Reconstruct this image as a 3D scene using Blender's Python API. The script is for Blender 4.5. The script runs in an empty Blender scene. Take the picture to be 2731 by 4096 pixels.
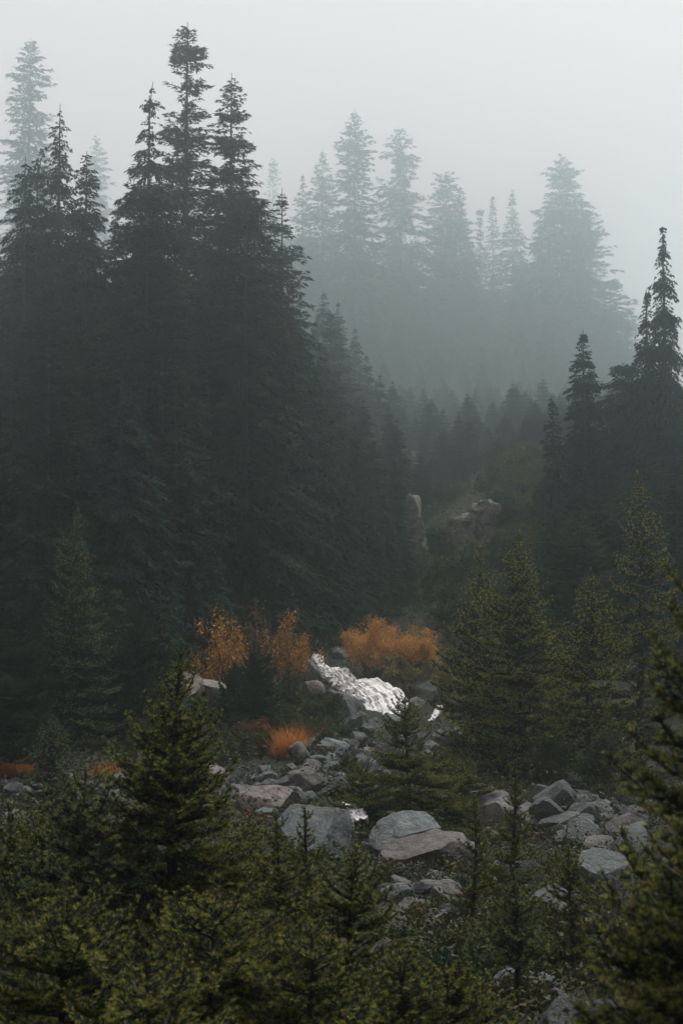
import bpy, math, numpy as np
from mathutils import Vector
R = math.radians

# ------------------------------------------------------------------ camera, light, exposure
scene = bpy.context.scene
col = scene.collection
EYE = 4.0                       # eye height above the datum of the creek bed
PITCH = R(5.0)
FPX = 1707.0                    # focal length in pixels of a 682 x 1024 frame
CX, CY = 341.0, 512.0

cam_d = bpy.data.cameras.new('camera')
cam_d.sensor_fit = 'VERTICAL'
cam_d.sensor_height = 36.0
cam_d.lens = FPX / 1024.0 * 36.0
cam_d.clip_start, cam_d.clip_end = 0.1, 3000.0
cam_d.dof.use_dof = True
cam_d.dof.focus_distance = 27.0
cam_d.dof.aperture_fstop = 5.0
cam = bpy.data.objects.new('camera', cam_d)
cam.location = (0, 0, EYE)
cam.rotation_euler = (R(90) + PITCH, 0, 0)
col.objects.link(cam)
scene.camera = cam

SUN_EL, SUN_AZ = R(63), R(34)   # azimuth measured from +Y towards +X
world = bpy.data.worlds.new('World')
scene.world = world
world.use_nodes = True
wn, wl = world.node_tree.nodes, world.node_tree.links
wn.clear()
sky = wn.new('ShaderNodeTexSky')
sky.sky_type = 'NISHITA'
sky.sun_disc = False
sky.sun_elevation = SUN_EL
sky.sun_rotation = SUN_AZ
sky.air_density, sky.dust_density = 1.0, 4.0
hs = wn.new('ShaderNodeHueSaturation')
hs.inputs['Saturation'].default_value = 0.12
wmix = wn.new('ShaderNodeMixRGB')               # cloud cover: even grey light
wmix.inputs['Fac'].default_value = 0.92
wmix.inputs['Color2'].default_value = (6.5, 5.45, 5.45, 1)
bg = wn.new('ShaderNodeBackground')
bg.inputs['Strength'].default_value = 0.050
wo = wn.new('ShaderNodeOutputWorld')
wl.new(sky.outputs[0], hs.inputs['Color'])
wl.new(hs.outputs[0], wmix.inputs['Color1'])
wl.new(wmix.outputs[0], bg.inputs['Color'])
wl.new(bg.outputs[0], wo.inputs['Surface'])

sun_d = bpy.data.lights.new('sun', 'SUN')
sun_d.energy = 1.5
sun_d.angle = R(14)
sun_d.color = (1.0, 0.96, 0.89)
sun = bpy.data.objects.new('sun', sun_d)
sv = Vector((math.sin(SUN_AZ) * math.cos(SUN_EL), math.cos(SUN_AZ) * math.cos(SUN_EL), math.sin(SUN_EL)))
sun.rotation_euler = sv.to_track_quat('Z', 'Y').to_euler()
sun.location = (20, 60, 120)
col.objects.link(sun)

vs = scene.view_settings
vs.view_transform = 'Standard'
vs.look = 'None'
vs.exposure = 1.56
vs.gamma = 1.0
vs.use_curve_mapping = False
scene.render.engine = 'CYCLES'
cy = scene.cycles
cy.max_bounces = 6
cy.diffuse_bounces = 2
cy.glossy_bounces = 1
cy.transmission_bounces = 2
cy.transparent_max_bounces = 6
cy.volume_bounces = 2
cy.caustics_reflective = cy.caustics_refractive = False
cy.sample_clamp_indirect = 0.5
cy.sample_clamp_direct = 1.0
cy.use_denoising = True

# ------------------------------------------------------------------ noise and pixel helpers
_h = np.random.default_rng(11).random(4096)
def _hash(ix, iy, iz):
    return _h[((ix * 1619) ^ (iy * 31337) ^ (iz * 6971)) & 4095]
def vnoise(x, y, z=0.0):
    x, y, z = np.broadcast_arrays(np.asarray(x, float), np.asarray(y, float), np.asarray(z, float))
    ix, iy, iz = np.floor(x).astype(np.int64), np.floor(y).astype(np.int64), np.floor(z).astype(np.int64)
    fx, fy, fz = x - ix, y - iy, z - iz
    fx, fy, fz = (f * f * (3 - 2 * f) for f in (fx, fy, fz))
    out = 0
    for dx in (0, 1):
        for dy in (0, 1):
            for dz in (0, 1):
                w = (fx if dx else 1 - fx) * (fy if dy else 1 - fy) * (fz if dz else 1 - fz)
                out = out + w * _hash(ix + dx, iy + dy, iz + dz)
    return out * 2 - 1
def fbm(x, y, z=0.0, o=4):
    a, s, f = 0.5, 0.0, 1.0
    for _ in range(o):
        s = s + a * vnoise(x * f + 7.3 * _, y * f - 3.1 * _, z * f + 1.7 * _)
        a *= 0.5; f *= 2.03
    return s

PY = [-40, 2, 8, 12, 20, 25, 30, 38, 45, 49.5, 52, 57, 63, 72, 90, 120, 150, 200, 260, 320, 360, 400, 430, 490, 600]
PZ = [-1.2, -1.7, -2.4, -2.75, -3.0, -2.95, -2.85, -2.6, -2.25, -1.95, -1.4, 0.1, 0.9, 2.6, 6.8, 11.6, 17.0, 25.0, 35.5, 48, 60, 78, 83, 74, 50]
def far(d):
    return d if d <= 90 else 90 + (d - 90) * 1.4
def ground(x, y):
    """ground height (world z) at x, y"""
    x = np.asarray(x, float); y = np.asarray(y, float)
    z = np.interp(y, PY, PZ)
    ramp = lambda a, b: np.clip((y - a) / (b - a), 0, 1)
    left = np.maximum(0, -x - 2.5)
    right = np.maximum(0, x - 3.2)
    z = z + 7.0 * (1 - np.exp(-left * 0.24 / 7.0)) * ramp(34, 58)
    z = z + 11.0 * (1 - np.exp(-right * 0.85 / 11.0)) * ramp(40, 60) * (1 - 0.9 * ramp(75, 190))
    z = z - 22 * np.clip((x - 34) / 66, 0, 1) * ramp(240, 390)
    amp = np.clip((np.abs(y) - 2) / 12, 0.15, 1)
    z = z + amp * (0.30 * fbm(x * 0.35, y * 0.35, 0.5, 3) + 0.10 * fbm(x * 1.7, y * 1.7, 2.5, 2))
    z = z + np.clip((y - 70) / 80, 0, 1) * 2.5 * fbm(x * 0.05, y * 0.05, 9.1, 3)
    return z + EYE
def ray(px, py):
    u, v = (px - CX) / FPX, (CY - py) / FPX
    c, s = math.cos(PITCH), math.sin(PITCH)
    d = Vector((u, c - v * s, s + v * c))
    return d / d.y
def at(px, py, d):
    r = ray(px, py)
    return Vector((r.x * d, d, EYE + r.z * d))
def hit(px, py, off=0.0, d0=6.0, d1=550.0):
    """first point of the ground under a pixel"""
    r = ray(px, py)
    d = np.concatenate([np.arange(d0, 70, 0.05), np.arange(70, d1, 0.5)])
    g = ground(r.x * d, d) + off
    k = np.nonzero(EYE + r.z * d <= g)[0]
    dd = d[k[0]] if len(k) else 60.0
    return Vector((r.x * dd, dd, EYE + r.z * dd))
S = 682.0 / 1568.0               # reading scale of the photograph (1568 px wide view)

# ------------------------------------------------------------------ mesh helpers
def make_mesh(name, V, F, mats, attrs=None, smooth=False, midx=None, sharp=None):
    V = np.ascontiguousarray(V, dtype=np.float32); F = np.ascontiguousarray(F, dtype=np.int32)
    k = F.shape[1]
    me = bpy.data.meshes.new(name)
    me.vertices.add(len(V)); me.vertices.foreach_set('co', V.ravel())
    me.loops.add(F.size); me.loops.foreach_set('vertex_index', F.ravel())
    me.polygons.add(len(F)); me.polygons.foreach_set('loop_start', np.arange(0, F.size, k, dtype=np.int32))
    for m in (mats if isinstance(mats, (list, tuple)) else [mats]):
        me.materials.append(m)
    if midx is not None:
        me.polygons.foreach_set('material_index', np.asarray(midx, dtype=np.int32))
    for an, av in (attrs or {}).items():
        a = me.attributes.new(an, 'FLOAT', 'POINT')
        a.data.foreach_set('value', np.asarray(av, dtype=np.float32))
    me.update(calc_edges=True)
    if smooth:
        me.polygons.foreach_set('use_smooth', np.ones(len(F), dtype=bool))
        if sharp:
            me.set_sharp_from_angle(angle=sharp)
    return me
def link(name, me, parent=None, loc=None):
    o = bpy.data.objects.new(name, me)
    if loc is not None: o.location = loc
    o.parent = parent
    col.objects.link(o)
    return o
def tag(o, label=None, cat=None, group=None, kind=None):
    if label: o['label'] = label
    if cat: o['category'] = cat
    if group: o['group'] = group
    if kind: o['kind'] = kind
    return o
def unit(a):
    return a / np.maximum(np.linalg.norm(a, axis=-1, keepdims=True), 1e-9)
def tube(P, rad, n=7):
    """tapered tube along points P"""
    P = np.asarray(P, float); rad = np.asarray(rad, float)
    T = unit(np.gradient(P, axis=0))
    ref = np.where(np.abs(T[:, 2:3]) > 0.9, np.array([[1.0, 0, 0]]), np.array([[0, 0, 1.0]]))
    A = unit(np.cross(T, ref)); B = np.cross(T, A)
    an = np.linspace(0, 2 * np.pi, n, endpoint=False)
    V = (P[:, None] + rad[:, None, None] * (A[:, None] * np.cos(an)[None, :, None] + B[:, None] * np.sin(an)[None, :, None])).reshape(-1, 3)
    F = []
    for i in range(len(P) - 1):
        for j in range(n):
            a, b = i * n + j, i * n + (j + 1) % n
            F += [(a, b, b + n), (a, b + n, a + n)]
    return V, np.array(F)
def join(parts):
    Vs, Fs, o = [], [], 0
    for V, F in parts:
        Vs.append(V); Fs.append(F + o); o += len(V)
    return np.concatenate(Vs), np.concatenate(Fs)

# ------------------------------------------------------------------ materials
def nodes(name):
    m = bpy.data.materials.new(name); m.use_nodes = True
    nt = m.node_tree; nt.nodes.clear()
    return m, nt, nt.nodes, nt.links
def foliage(name, c0, c1, c2=None, gloss=0.35, trans=0.18, rough=0.5):
    """needles / leaves: 'tint' runs from old (0) to fresh growth (1), 'rnd' varies each bough"""
    m, nt, n, l = nodes(name)
    a = n.new('ShaderNodeAttribute'); a.attribute_name = 'tint'
    b = n.new('ShaderNodeAttribute'); b.attribute_name = 'rnd'
    oi = n.new('ShaderNodeObjectInfo')
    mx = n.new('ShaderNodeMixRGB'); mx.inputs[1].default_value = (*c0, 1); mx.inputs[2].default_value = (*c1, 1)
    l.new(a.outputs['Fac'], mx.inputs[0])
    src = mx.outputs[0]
    if c2:
        ramp = n.new('ShaderNodeValToRGB')
        ramp.color_ramp.elements[0].position = 0.45; ramp.color_ramp.elements[1].position = 0.95
        l.new(b.outputs['Fac'], ramp.inputs[0])
        m2 = n.new('ShaderNodeMixRGB'); m2.inputs[2].default_value = (*c2, 1)
        l.new(ramp.outputs[0], m2.inputs[0]); l.new(src, m2.inputs[1]); src = m2.outputs[0]
    mr = n.new('ShaderNodeMapRange'); mr.inputs['To Min'].default_value = 0.7; mr.inputs['To Max'].default_value = 1.3
    ad = n.new('ShaderNodeMath'); ad.operation = 'ADD'
    l.new(oi.outputs['Random'], ad.inputs[0]); l.new(b.outputs['Fac'], ad.inputs[1])
    hf = n.new('ShaderNodeMath'); hf.operation = 'MULTIPLY'; hf.inputs[1].default_value = 0.5
    l.new(ad.outputs[0], hf.inputs[0]); l.new(hf.outputs[0], mr.inputs['Value'])
    h = n.new('ShaderNodeHueSaturation'); l.new(mr.outputs[0], h.inputs['Value']); l.new(src, h.inputs['Color'])
    p = n.new('ShaderNodeBsdfPrincipled'); l.new(h.outputs[0], p.inputs['Base Color'])
    p.inputs['Roughness'].default_value = rough; p.inputs['Specular IOR Level'].default_value = gloss
    t = n.new('ShaderNodeBsdfTranslucent'); l.new(h.outputs[0], t.inputs['Color'])
    ms = n.new('ShaderNodeMixShader'); ms.inputs[0].default_value = trans
    l.new(p.outputs[0], ms.inputs[1]); l.new(t.outputs[0], ms.inputs[2])
    out = n.new('ShaderNodeOutputMaterial'); l.new(ms.outputs[0], out.inputs['Surface'])
    return m
def bark(name, c0, c1):
    m, nt, n, l = nodes(name)
    tc = n.new('ShaderNodeTexCoord')
    mp = n.new('ShaderNodeMapping'); mp.inputs['Scale'].default_value = (9, 9, 2.2)
    nz = n.new('ShaderNodeTexNoise'); nz.inputs['Scale'].default_value = 3.0; nz.inputs['Detail'].default_value = 5
    mx = n.new('ShaderNodeMixRGB'); mx.inputs[1].default_value = (*c0, 1); mx.inputs[2].default_value = (*c1, 1)
    p = n.new('ShaderNodeBsdfPrincipled'); p.inputs['Roughness'].default_value = 0.85
    bp = n.new('ShaderNodeBump'); bp.inputs['Strength'].default_value = 0.6; bp.inputs['Distance'].default_value = 0.02
    out = n.new('ShaderNodeOutputMaterial')
    l.new(tc.outputs['Object'], mp.inputs[0]); l.new(mp.outputs[0], nz.inputs['Vector'])
    l.new(nz.outputs['Fac'], mx.inputs[0]); l.new(mx.outputs[0], p.inputs['Base Color'])
    l.new(nz.outputs['Fac'], bp.inputs['Height']); l.new(bp.outputs[0], p.inputs['Normal'])
    l.new(p.outputs[0], out.inputs['Surface'])
    return m
def rock(name, c0, c1, c2, rough=0.7, lichen=0.5, spec=0.35):
    """speckled, stained stone: c0/c1 mottling, c2 pale mineral and lichen patches"""
    m, nt, n, l = nodes(name)
    tc = n.new('ShaderNodeTexCoord')
    oi = n.new('ShaderNodeObjectInfo')
    va = n.new('ShaderNodeVectorMath'); va.operation = 'ADD'
    l.new(tc.outputs['Object'], va.inputs[0]); l.new(oi.outputs['Location'], va.inputs[1])
    def noise(s, d=6, r=0.6, dist=0.0):
        q = n.new('ShaderNodeTexNoise'); q.inputs['Scale'].default_value = s; q.inputs['Detail'].default_value = d
        q.inputs['Roughness'].default_value = r; q.inputs['Distortion'].default_value = dist
        l.new(va.outputs[0], q.inputs['Vector']); return q
    big, mid, fine = noise(1.6, 5, 0.65, 0.6), noise(5.5, 8, 0.7, 0.3), noise(38, 4, 0.7)
    r1 = n.new('ShaderNodeValToRGB'); r1.color_ramp.elements[0].position = 0.36; r1.color_ramp.elements[1].position = 0.66
    r1.color_ramp.elements[0].color = (*c0, 1); r1.color_ramp.elements[1].color = (*c1, 1)
    l.new(mid.outputs['Fac'], r1.inputs[0])
    r2 = n.new('ShaderNodeValToRGB'); r2.color_ramp.elements[0].position = 0.52; r2.color_ramp.elements[1].position = 0.64
    l.new(big.outputs['Fac'], r2.inputs[0])
    ml = n.new('ShaderNodeMath'); ml.operation = 'MULTIPLY'; ml.inputs[1].default_value = lichen
    l.new(r2.outputs[0], ml.inputs[0])
    mx = n.new('ShaderNodeMixRGB'); mx.inputs[2].default_value = (*c2, 1)
    l.new(ml.outputs[0], mx.inputs[0]); l.new(r1.outputs[0], mx.inputs[1])
    r3 = n.new('ShaderNodeMapRange'); r3.inputs['From Min'].default_value = 0.3; r3.inputs['From Max'].default_value = 0.7
    r3.inputs['To Min'].default_value = 0.72; r3.inputs['To Max'].default_value = 1.3
    l.new(fine.outputs['Fac'], r3.inputs['Value'])
    hv = n.new('ShaderNodeHueSaturation'); l.new(r3.outputs[0], hv.inputs['Value']); l.new(mx.outputs[0], hv.inputs['Color'])
    stn = noise(3.1, 9, 0.75, 1.2)
    r4 = n.new('ShaderNodeValToRGB'); r4.color_ramp.elements[0].position = 0.50; r4.color_ramp.elements[1].position = 0.62
    l.new(stn.outputs['Fac'], r4.inputs[0])
    st_ = n.new('ShaderNodeMixRGB'); st_.blend_type = 'MULTIPLY'; st_.inputs[2].default_value = (0.42, 0.44, 0.40, 1)
    l.new(r4.outputs[0], st_.inputs[0]); l.new(hv.outputs[0], st_.inputs[1])
    p = n.new('ShaderNodeBsdfPrincipled'); l.new(st_.outputs[0], p.inputs['Base Color'])
    p.inputs['Roughness'].default_value = rough; p.inputs['Specular IOR Level'].default_value = spec
    b1 = n.new('ShaderNodeBump'); b1.inputs['Strength'].default_value = 1.0; b1.inputs['Distance'].default_value = 0.14
    l.new(mid.outputs['Fac'], b1.inputs['Height'])
    b2 = n.new('ShaderNodeBump'); b2.inputs['Strength'].default_value = 0.5; b2.inputs['Distance'].default_value = 0.015
    l.new(fine.outputs['Fac'], b2.inputs['Height']); l.new(b1.outputs[0], b2.inputs['Normal'])
    l.new(b2.outputs[0], p.inputs['Normal'])
    out = n.new('ShaderNodeOutputMaterial'); l.new(p.outputs[0], out.inputs['Surface'])
    return m

M = {}
M['fir_near'] = foliage('fir_needles_near', (0.010, 0.029, 0.021), (0.430, 0.420, 0.085), (0.022, 0.040, 0.024), 0.14, 0.28, 0.6)
M['fir_blue'] = foliage('fir_needles_blue', (0.010, 0.031, 0.025), (0.380, 0.400, 0.150), (0.022, 0.044, 0.032), 0.14, 0.28, 0.6)
M['fir_mid'] = foliage('fir_needles_mid', (0.007, 0.024, 0.019), (0.560, 0.530, 0.110), (0.016, 0.034, 0.022), 0.10, 0.28, 0.65)
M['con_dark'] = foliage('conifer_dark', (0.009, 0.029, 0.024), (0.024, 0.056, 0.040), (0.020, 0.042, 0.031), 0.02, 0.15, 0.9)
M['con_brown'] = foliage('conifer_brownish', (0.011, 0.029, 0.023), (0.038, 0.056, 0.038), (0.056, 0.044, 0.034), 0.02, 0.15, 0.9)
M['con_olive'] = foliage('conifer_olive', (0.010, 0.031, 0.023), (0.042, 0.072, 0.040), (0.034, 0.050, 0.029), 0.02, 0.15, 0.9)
M['shrub_green'] = foliage('shrub_green', (0.024, 0.040, 0.018), (0.080, 0.095, 0.036), (0.065, 0.058, 0.024), 0.05, 0.22, 0.8)
M['shrub_yellow'] = foliage('shrub_yellow', (0.085, 0.090, 0.024), (0.30, 0.26, 0.06), (0.17, 0.14, 0.035), 0.2, 0.25)
M['shrub_orange'] = foliage('shrub_orange', (0.28, 0.13, 0.026), (0.66, 0.31, 0.045), (0.13, 0.10, 0.03), 0.15, 0.25)
M['willow_orange'] = foliage('willow_orange', (0.40, 0.19, 0.050), (0.80, 0.44, 0.13), (0.34, 0.18, 0.055), 0.15, 0.25)
M['shrub_rust'] = foliage('shrub_rust', (0.10, 0.052, 0.022), (0.24, 0.095, 0.028), (0.12, 0.06, 0.026), 0.25, 0.2)
M['grass_orange'] = foliage('grass_orange', (0.28, 0.11, 0.02), (0.62, 0.26, 0.05), (0.36, 0.12, 0.03), 0.2, 0.25)
M['herb_red'] = foliage('herb_red', (0.15, 0.03, 0.015), (0.32, 0.06, 0.03), None, 0.3, 0.2)
M['herb'] = foliage('herb_green', (0.024, 0.034, 0.016), (0.062, 0.070, 0.028), (0.055, 0.038, 0.020), 0.15, 0.15, 0.6)
M['straw'] = foliage('straw', (0.20, 0.10, 0.03), (0.36, 0.19, 0.06), None, 0.2, 0.2)
M['bark'] = bark('bark_dark', (0.018, 0.016, 0.014), (0.06, 0.052, 0.045))
M['twig'] = bark('twig_bark', (0.03, 0.022, 0.016), (0.07, 0.05, 0.036))
M['deadwood'] = bark('dead_wood', (0.10, 0.095, 0.09), (0.26, 0.25, 0.24))
M['rock_grey'] = rock('rock_grey', (0.046, 0.060, 0.066), (0.125, 0.147, 0.155), (0.22, 0.24, 0.24), 0.5, 0.5)
M['rock_dark'] = rock('rock_dark', (0.026, 0.033, 0.036), (0.075, 0.087, 0.092), (0.15, 0.17, 0.175), 0.5, 0.35, 0.35)
M['rock_pink'] = rock('rock_pink', (0.13, 0.108, 0.102), (0.26, 0.222, 0.212), (0.38, 0.345, 0.335), 0.65, 0.5)
M['rock_brown'] = rock('rock_brown', (0.056, 0.052, 0.050), (0.145, 0.131, 0.127), (0.24, 0.226, 0.22), 0.6, 0.5)
M['cliff'] = rock('cliff_stone', (0.10, 0.083, 0.076), (0.25, 0.21, 0.195), (0.20, 0.197, 0.197), 0.8, 0.5, 0.2)

# ground: dark humus, moss and grit
m, nt, n, l = nodes('forest_floor')
tc = n.new('ShaderNodeTexCoord')
q1 = n.new('ShaderNodeTexNoise'); q1.inputs['Scale'].default_value = 0.55; q1.inputs['Detail'].default_value = 8
q2 = n.new('ShaderNodeTexNoise'); q2.inputs['Scale'].default_value = 9; q2.inputs['Detail'].default_value = 6
for q in (q1, q2): l.new(tc.outputs['Object'], q.inputs['Vector'])
r1 = n.new('ShaderNodeValToRGB')
r1.color_ramp.elements[0].position, r1.color_ramp.elements[1].position = 0.38, 0.66
r1.color_ramp.elements[0].color = (0.011, 0.015, 0.009, 1); r1.color_ramp.elements[1].color = (0.026, 0.024, 0.018, 1)
l.new(q1.outputs['Fac'], r1.inputs[0])
hv = n.new('ShaderNodeHueSaturation'); mr = n.new('ShaderNodeMapRange')
mr.inputs['To Min'].default_value, mr.inputs['To Max'].default_value = 0.4, 1.6
l.new(q2.outputs['Fac'], mr.inputs['Value']); l.new(mr.outputs[0], hv.inputs['Value']); l.new(r1.outputs[0], hv.inputs['Color'])
p = n.new('ShaderNodeBsdfPrincipled'); p.inputs['Roughness'].default_value = 0.9; p.inputs['Specular IOR Level'].default_value = 0.12
b = n.new('ShaderNodeBump'); b.inputs['Strength'].default_value = 0.8; b.inputs['Distance'].default_value = 0.08
l.new(q2.outputs['Fac'], b.inputs['Height']); l.new(b.outputs[0], p.inputs['Normal'])
l.new(hv.outputs[0], p.inputs['Base Color'])
out = n.new('ShaderNodeOutputMaterial'); l.new(p.outputs[0], out.inputs['Surface'])
M['floor'] = m

# water: white aerated water with clear darker slicks between the strands
m, nt, n, l = nodes('white_water')
a = n.new('ShaderNodeAttribute'); a.attribute_name = 'foam'
fu = n.new('ShaderNodeAttribute'); fu.attribute_name = 'across'
ft = n.new('ShaderNodeAttribute'); ft.attribute_name = 'along'
cv = n.new('ShaderNodeCombineXYZ'); l.new(fu.outputs['Fac'], cv.inputs[0]); l.new(ft.outputs['Fac'], cv.inputs[1])
q = n.new('ShaderNodeTexNoise'); q.inputs['Scale'].default_value = 1.0; q.inputs['Detail'].default_value = 5; q.inputs['Roughness'].default_value = 0.65
l.new(cv.outputs[0], q.inputs['Vector'])
ad = n.new('ShaderNodeMath'); ad.operation = 'ADD'; l.new(a.outputs['Fac'], ad.inputs[0]); l.new(q.outputs['Fac'], ad.inputs[1])
rp = n.new('ShaderNodeValToRGB'); rp.color_ramp.elements[0].position = 0.34; rp.color_ramp.elements[1].position = 0.54
rp.color_ramp.elements[0].color = (0.12, 0.14, 0.145, 1); rp.color_ramp.elements[1].color = (0.94, 0.95, 0.95, 1)
hm = n.new('ShaderNodeMath'); hm.operation = 'MULTIPLY'; hm.inputs[1].default_value = 0.89
l.new(ad.outputs[0], hm.inputs[0]); l.new(hm.outputs[0], rp.inputs[0])
p = n.new('ShaderNodeBsdfPrincipled'); p.inputs['Roughness'].default_value = 0.85; p.inputs['Specular IOR Level'].default_value = 0.15
l.new(rp.outputs[0], p.inputs['Base Color'])
b = n.new('ShaderNodeBump'); b.inputs['Strength'].default_value = 0.3; b.inputs['Distance'].default_value = 0.04
l.new(q.outputs['Fac'], b.inputs['Height']); l.new(b.outputs[0], p.inputs['Normal'])
tr = n.new('ShaderNodeBsdfTranslucent'); l.new(rp.outputs[0], tr.inputs['Color'])
ms = n.new('ShaderNodeMixShader'); ms.inputs[0].default_value = 0.15
l.new(p.outputs[0], ms.inputs[1]); l.new(tr.outputs[0], ms.inputs[2])
out = n.new('ShaderNodeOutputMaterial'); l.new(ms.outputs[0], out.inputs['Surface'])
M['water'] = m

# ------------------------------------------------------------------ the ground
def grade(a, b, n0, dense):
    t = np.linspace(-1, 1, n0); t = np.sign(t) * np.abs(t) ** dense
    return (t + 1) / 2 * (b - a) + a
gx = grade(-330, 330, 211, 2.4)
gy = np.concatenate([np.linspace(-38, 8, 22)[:-1], np.linspace(8, 70, 170)[:-1], np.geomspace(70, 590, 90)])
XX, YY = np.meshgrid(gx, gy)
ZZ = ground(XX, YY)
V = np.stack([XX, YY, ZZ], -1).reshape(-1, 3)
nx, ny = len(gx), len(gy)
ii = (np.arange(ny - 1)[:, None] * nx + np.arange(nx - 1)[None]).ravel()
F = np.stack([ii, ii + 1, ii + nx + 1, ii + nx], -1)
g_o = link('ground', make_mesh('ground', V, F, M['floor'], smooth=True))
tag(g_o, 'dark mossy forest floor rising into a foggy hillside', 'ground', kind='structure')

# ------------------------------------------------------------------ conifer boughs and trees
def needles_on(P0, D, Lt, dens, nl, nw, rng, up=0.5, tint0=0.0, tint1=1.0):
    fresh = 0.45 if nl < 0.03 else 0.50      # where on a twig the fresh growth begins
    """needles (single slim triangles) on twigs P0 + D * Lt"""
    cnt = np.maximum(2, (Lt * dens).astype(int))
    idx = np.repeat(np.arange(len(Lt)), cnt)
    s = rng.random(len(idx)) ** 0.9
    p = P0[idx] + D[idx] * (Lt[idx] * s)[:, None]
    d = D[idx]
    side = unit(np.cross(d, np.array([0, 0, 1.0])) + 1e-6)
    upv = np.cross(side, d)
    ph = rng.uniform(-1, 1, len(idx)) * np.pi * 0.78
    rad = np.sin(ph)[:, None] * side + (np.cos(ph) + up * 0.3)[:, None] * upv
    nd = unit(d * rng.uniform(0.45, 1.0, len(idx))[:, None] + unit(rad) * 0.9)
    w = unit(np.cross(nd, rng.normal(size=nd.shape))) * (nw / 2)
    ln = (nl * rng.uniform(0.7, 1.15, len(idx)))[:, None]
    V = np.stack([p - w, p + w, p + nd * ln], 1).reshape(-1, 3)
    F = np.arange(len(V)).reshape(-1, 3)
    q_ = np.clip((s - fresh) / (0.95 - fresh), 0, 1)
    tt = np.clip(tint0 + (tint1 - tint0) * q_ * q_ * (3 - 2 * q_) + rng.normal(0, 0.10, len(idx)), 0, 1)
    T = np.stack([tt * 0.75, tt * 0.75, tt], 1).ravel()
    return V, F, T
def bough_mesh(name, L, nl, nw, dens, spacing, sub, seed, mat, droop=0.06, upturn=0.12, width=0.42):
    """one flat fir spray, axis +X, with side twigs, sub twigs and needles"""
    rng = np.random.default_rng(seed)
    def axis(s):
        return np.stack([L * s, L * 0.05 * np.sin(s * 5 + seed) * s, L * (-droop * np.sin(np.pi * s) + upturn * s ** 3)], -1)
    P0, D, LT, TI = [], [], [], []
    ss = np.linspace(0, 1, 9)
    A = axis(ss)
    for i in range(8):
        v = A[i + 1] - A[i]; P0.append(A[i]); LT.append(np.linalg.norm(v)); D.append(v / LT[-1]); TI.append(0.25 + 0.6 * ss[i])
    k = 0
    s = 0.10
    while s < 0.97:
        for sd in (-1, 1):
            if rng.random() < 0.08: continue
            base = axis(np.array(min(s + rng.uniform(-.01, .01), 0.99)))
            env = width * L * (min(1.0, (s + 0.12) / 0.42) ** 0.8) * ((1 - s) ** 0.75 + 0.06)
            ln = env * rng.uniform(0.72, 1.15)
            an = R(rng.uniform(42, 62)) * sd
            d = unit(np.array([math.cos(an), math.sin(an), rng.uniform(-0.06, 0.22)]))
            P0.append(base); D.append(d); LT.append(ln); TI.append(0.55)
            if sub and ln > sub * 1.2:
                q = sub * 0.7
                while q < ln * 0.95:
                    for s2 in (-1, 1):
                        a2 = an + R(rng.uniform(38, 58)) * s2
                        l2 = min(0.45 * (ln - q) + sub * 0.5, ln * 0.5) * rng.uniform(0.7, 1.15)
                        P0.append(base + d * q); LT.append(l2); TI.append(0.7)
                        D.append(unit(np.array([math.cos(a2), math.sin(a2), rng.uniform(-0.05, 0.6)])))
                    q += sub * rng.uniform(0.85, 1.15)
        s += spacing / L * rng.uniform(0.8, 1.2)
    P0, D, LT, TI = np.array(P0), np.array(D), np.array(LT), np.array(TI)
    V, Fc, T = needles_on(P0, D, LT, dens, nl, nw, rng)
    # twigs as slim blades
    w = unit(np.cross(D, np.array([0, 0, 1.0])) + 1e-6) * (0.004 + 0.004 * LT / L)[:, None]
    e = P0 + D * LT[:, None]
    V2 = np.stack([P0 - w, P0 + w, e], 1).reshape(-1, 3)
    V3, F3 = tube(A, np.linspace(0.012, 0.004, 9) * (0.5 + L * 0.6), 5)
    F2 = np.arange(len(V2)).reshape(-1, 3) + len(V)
    F3 = F3 + len(V) + len(V2)
    mi = np.concatenate([np.zeros(len(Fc)), np.ones(len(F2) + len(F3))]).astype(int)
    Va = np.concatenate([V, V2, V3]); Fa = np.concatenate([Fc, F2, F3])
    rn = np.full(len(Va), 0.5)
    rn[:len(V)] = np.repeat(rng.random(len(Fc)), 3)
    tint = np.concatenate([T, np.zeros(len(V2) + len(V3))])
    return make_mesh(name, Va, Fa, [mat, M['twig']], {'tint': tint, 'rnd': rn}, midx=mi)

BOUGH = {}
def boughs(kind):
    if kind in BOUGH: return BOUGH[kind]
    near = kind.startswith('near')
    mat = M[{'near': 'fir_near', 'near_blue': 'fir_blue', 'mid': 'fir_mid', 'mid_blue': 'fir_blue', 'mid_dark': 'con_olive'}[kind]]
    out = []
    for L in ((0.25, 0.5, 0.85, 1.25) if near else (0.45, 0.9, 1.5)):
        row = []
        for v in range(3):
            if near:
                row.append(bough_mesh('bough', L, 0.025, 0.0046, 760, 0.062, 0.068, 100 + v + int(L * 100), mat, 0.05, 0.16, 0.46))
            else:
                row.append(bough_mesh('bough', L, 0.044, 0.0095, 640, 0.13, 0.14, 200 + v + int(L * 100), mat, 0.07, 0.14, 0.44))
        out.append((L, row))
    BOUGH[kind] = out
    return out

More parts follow.
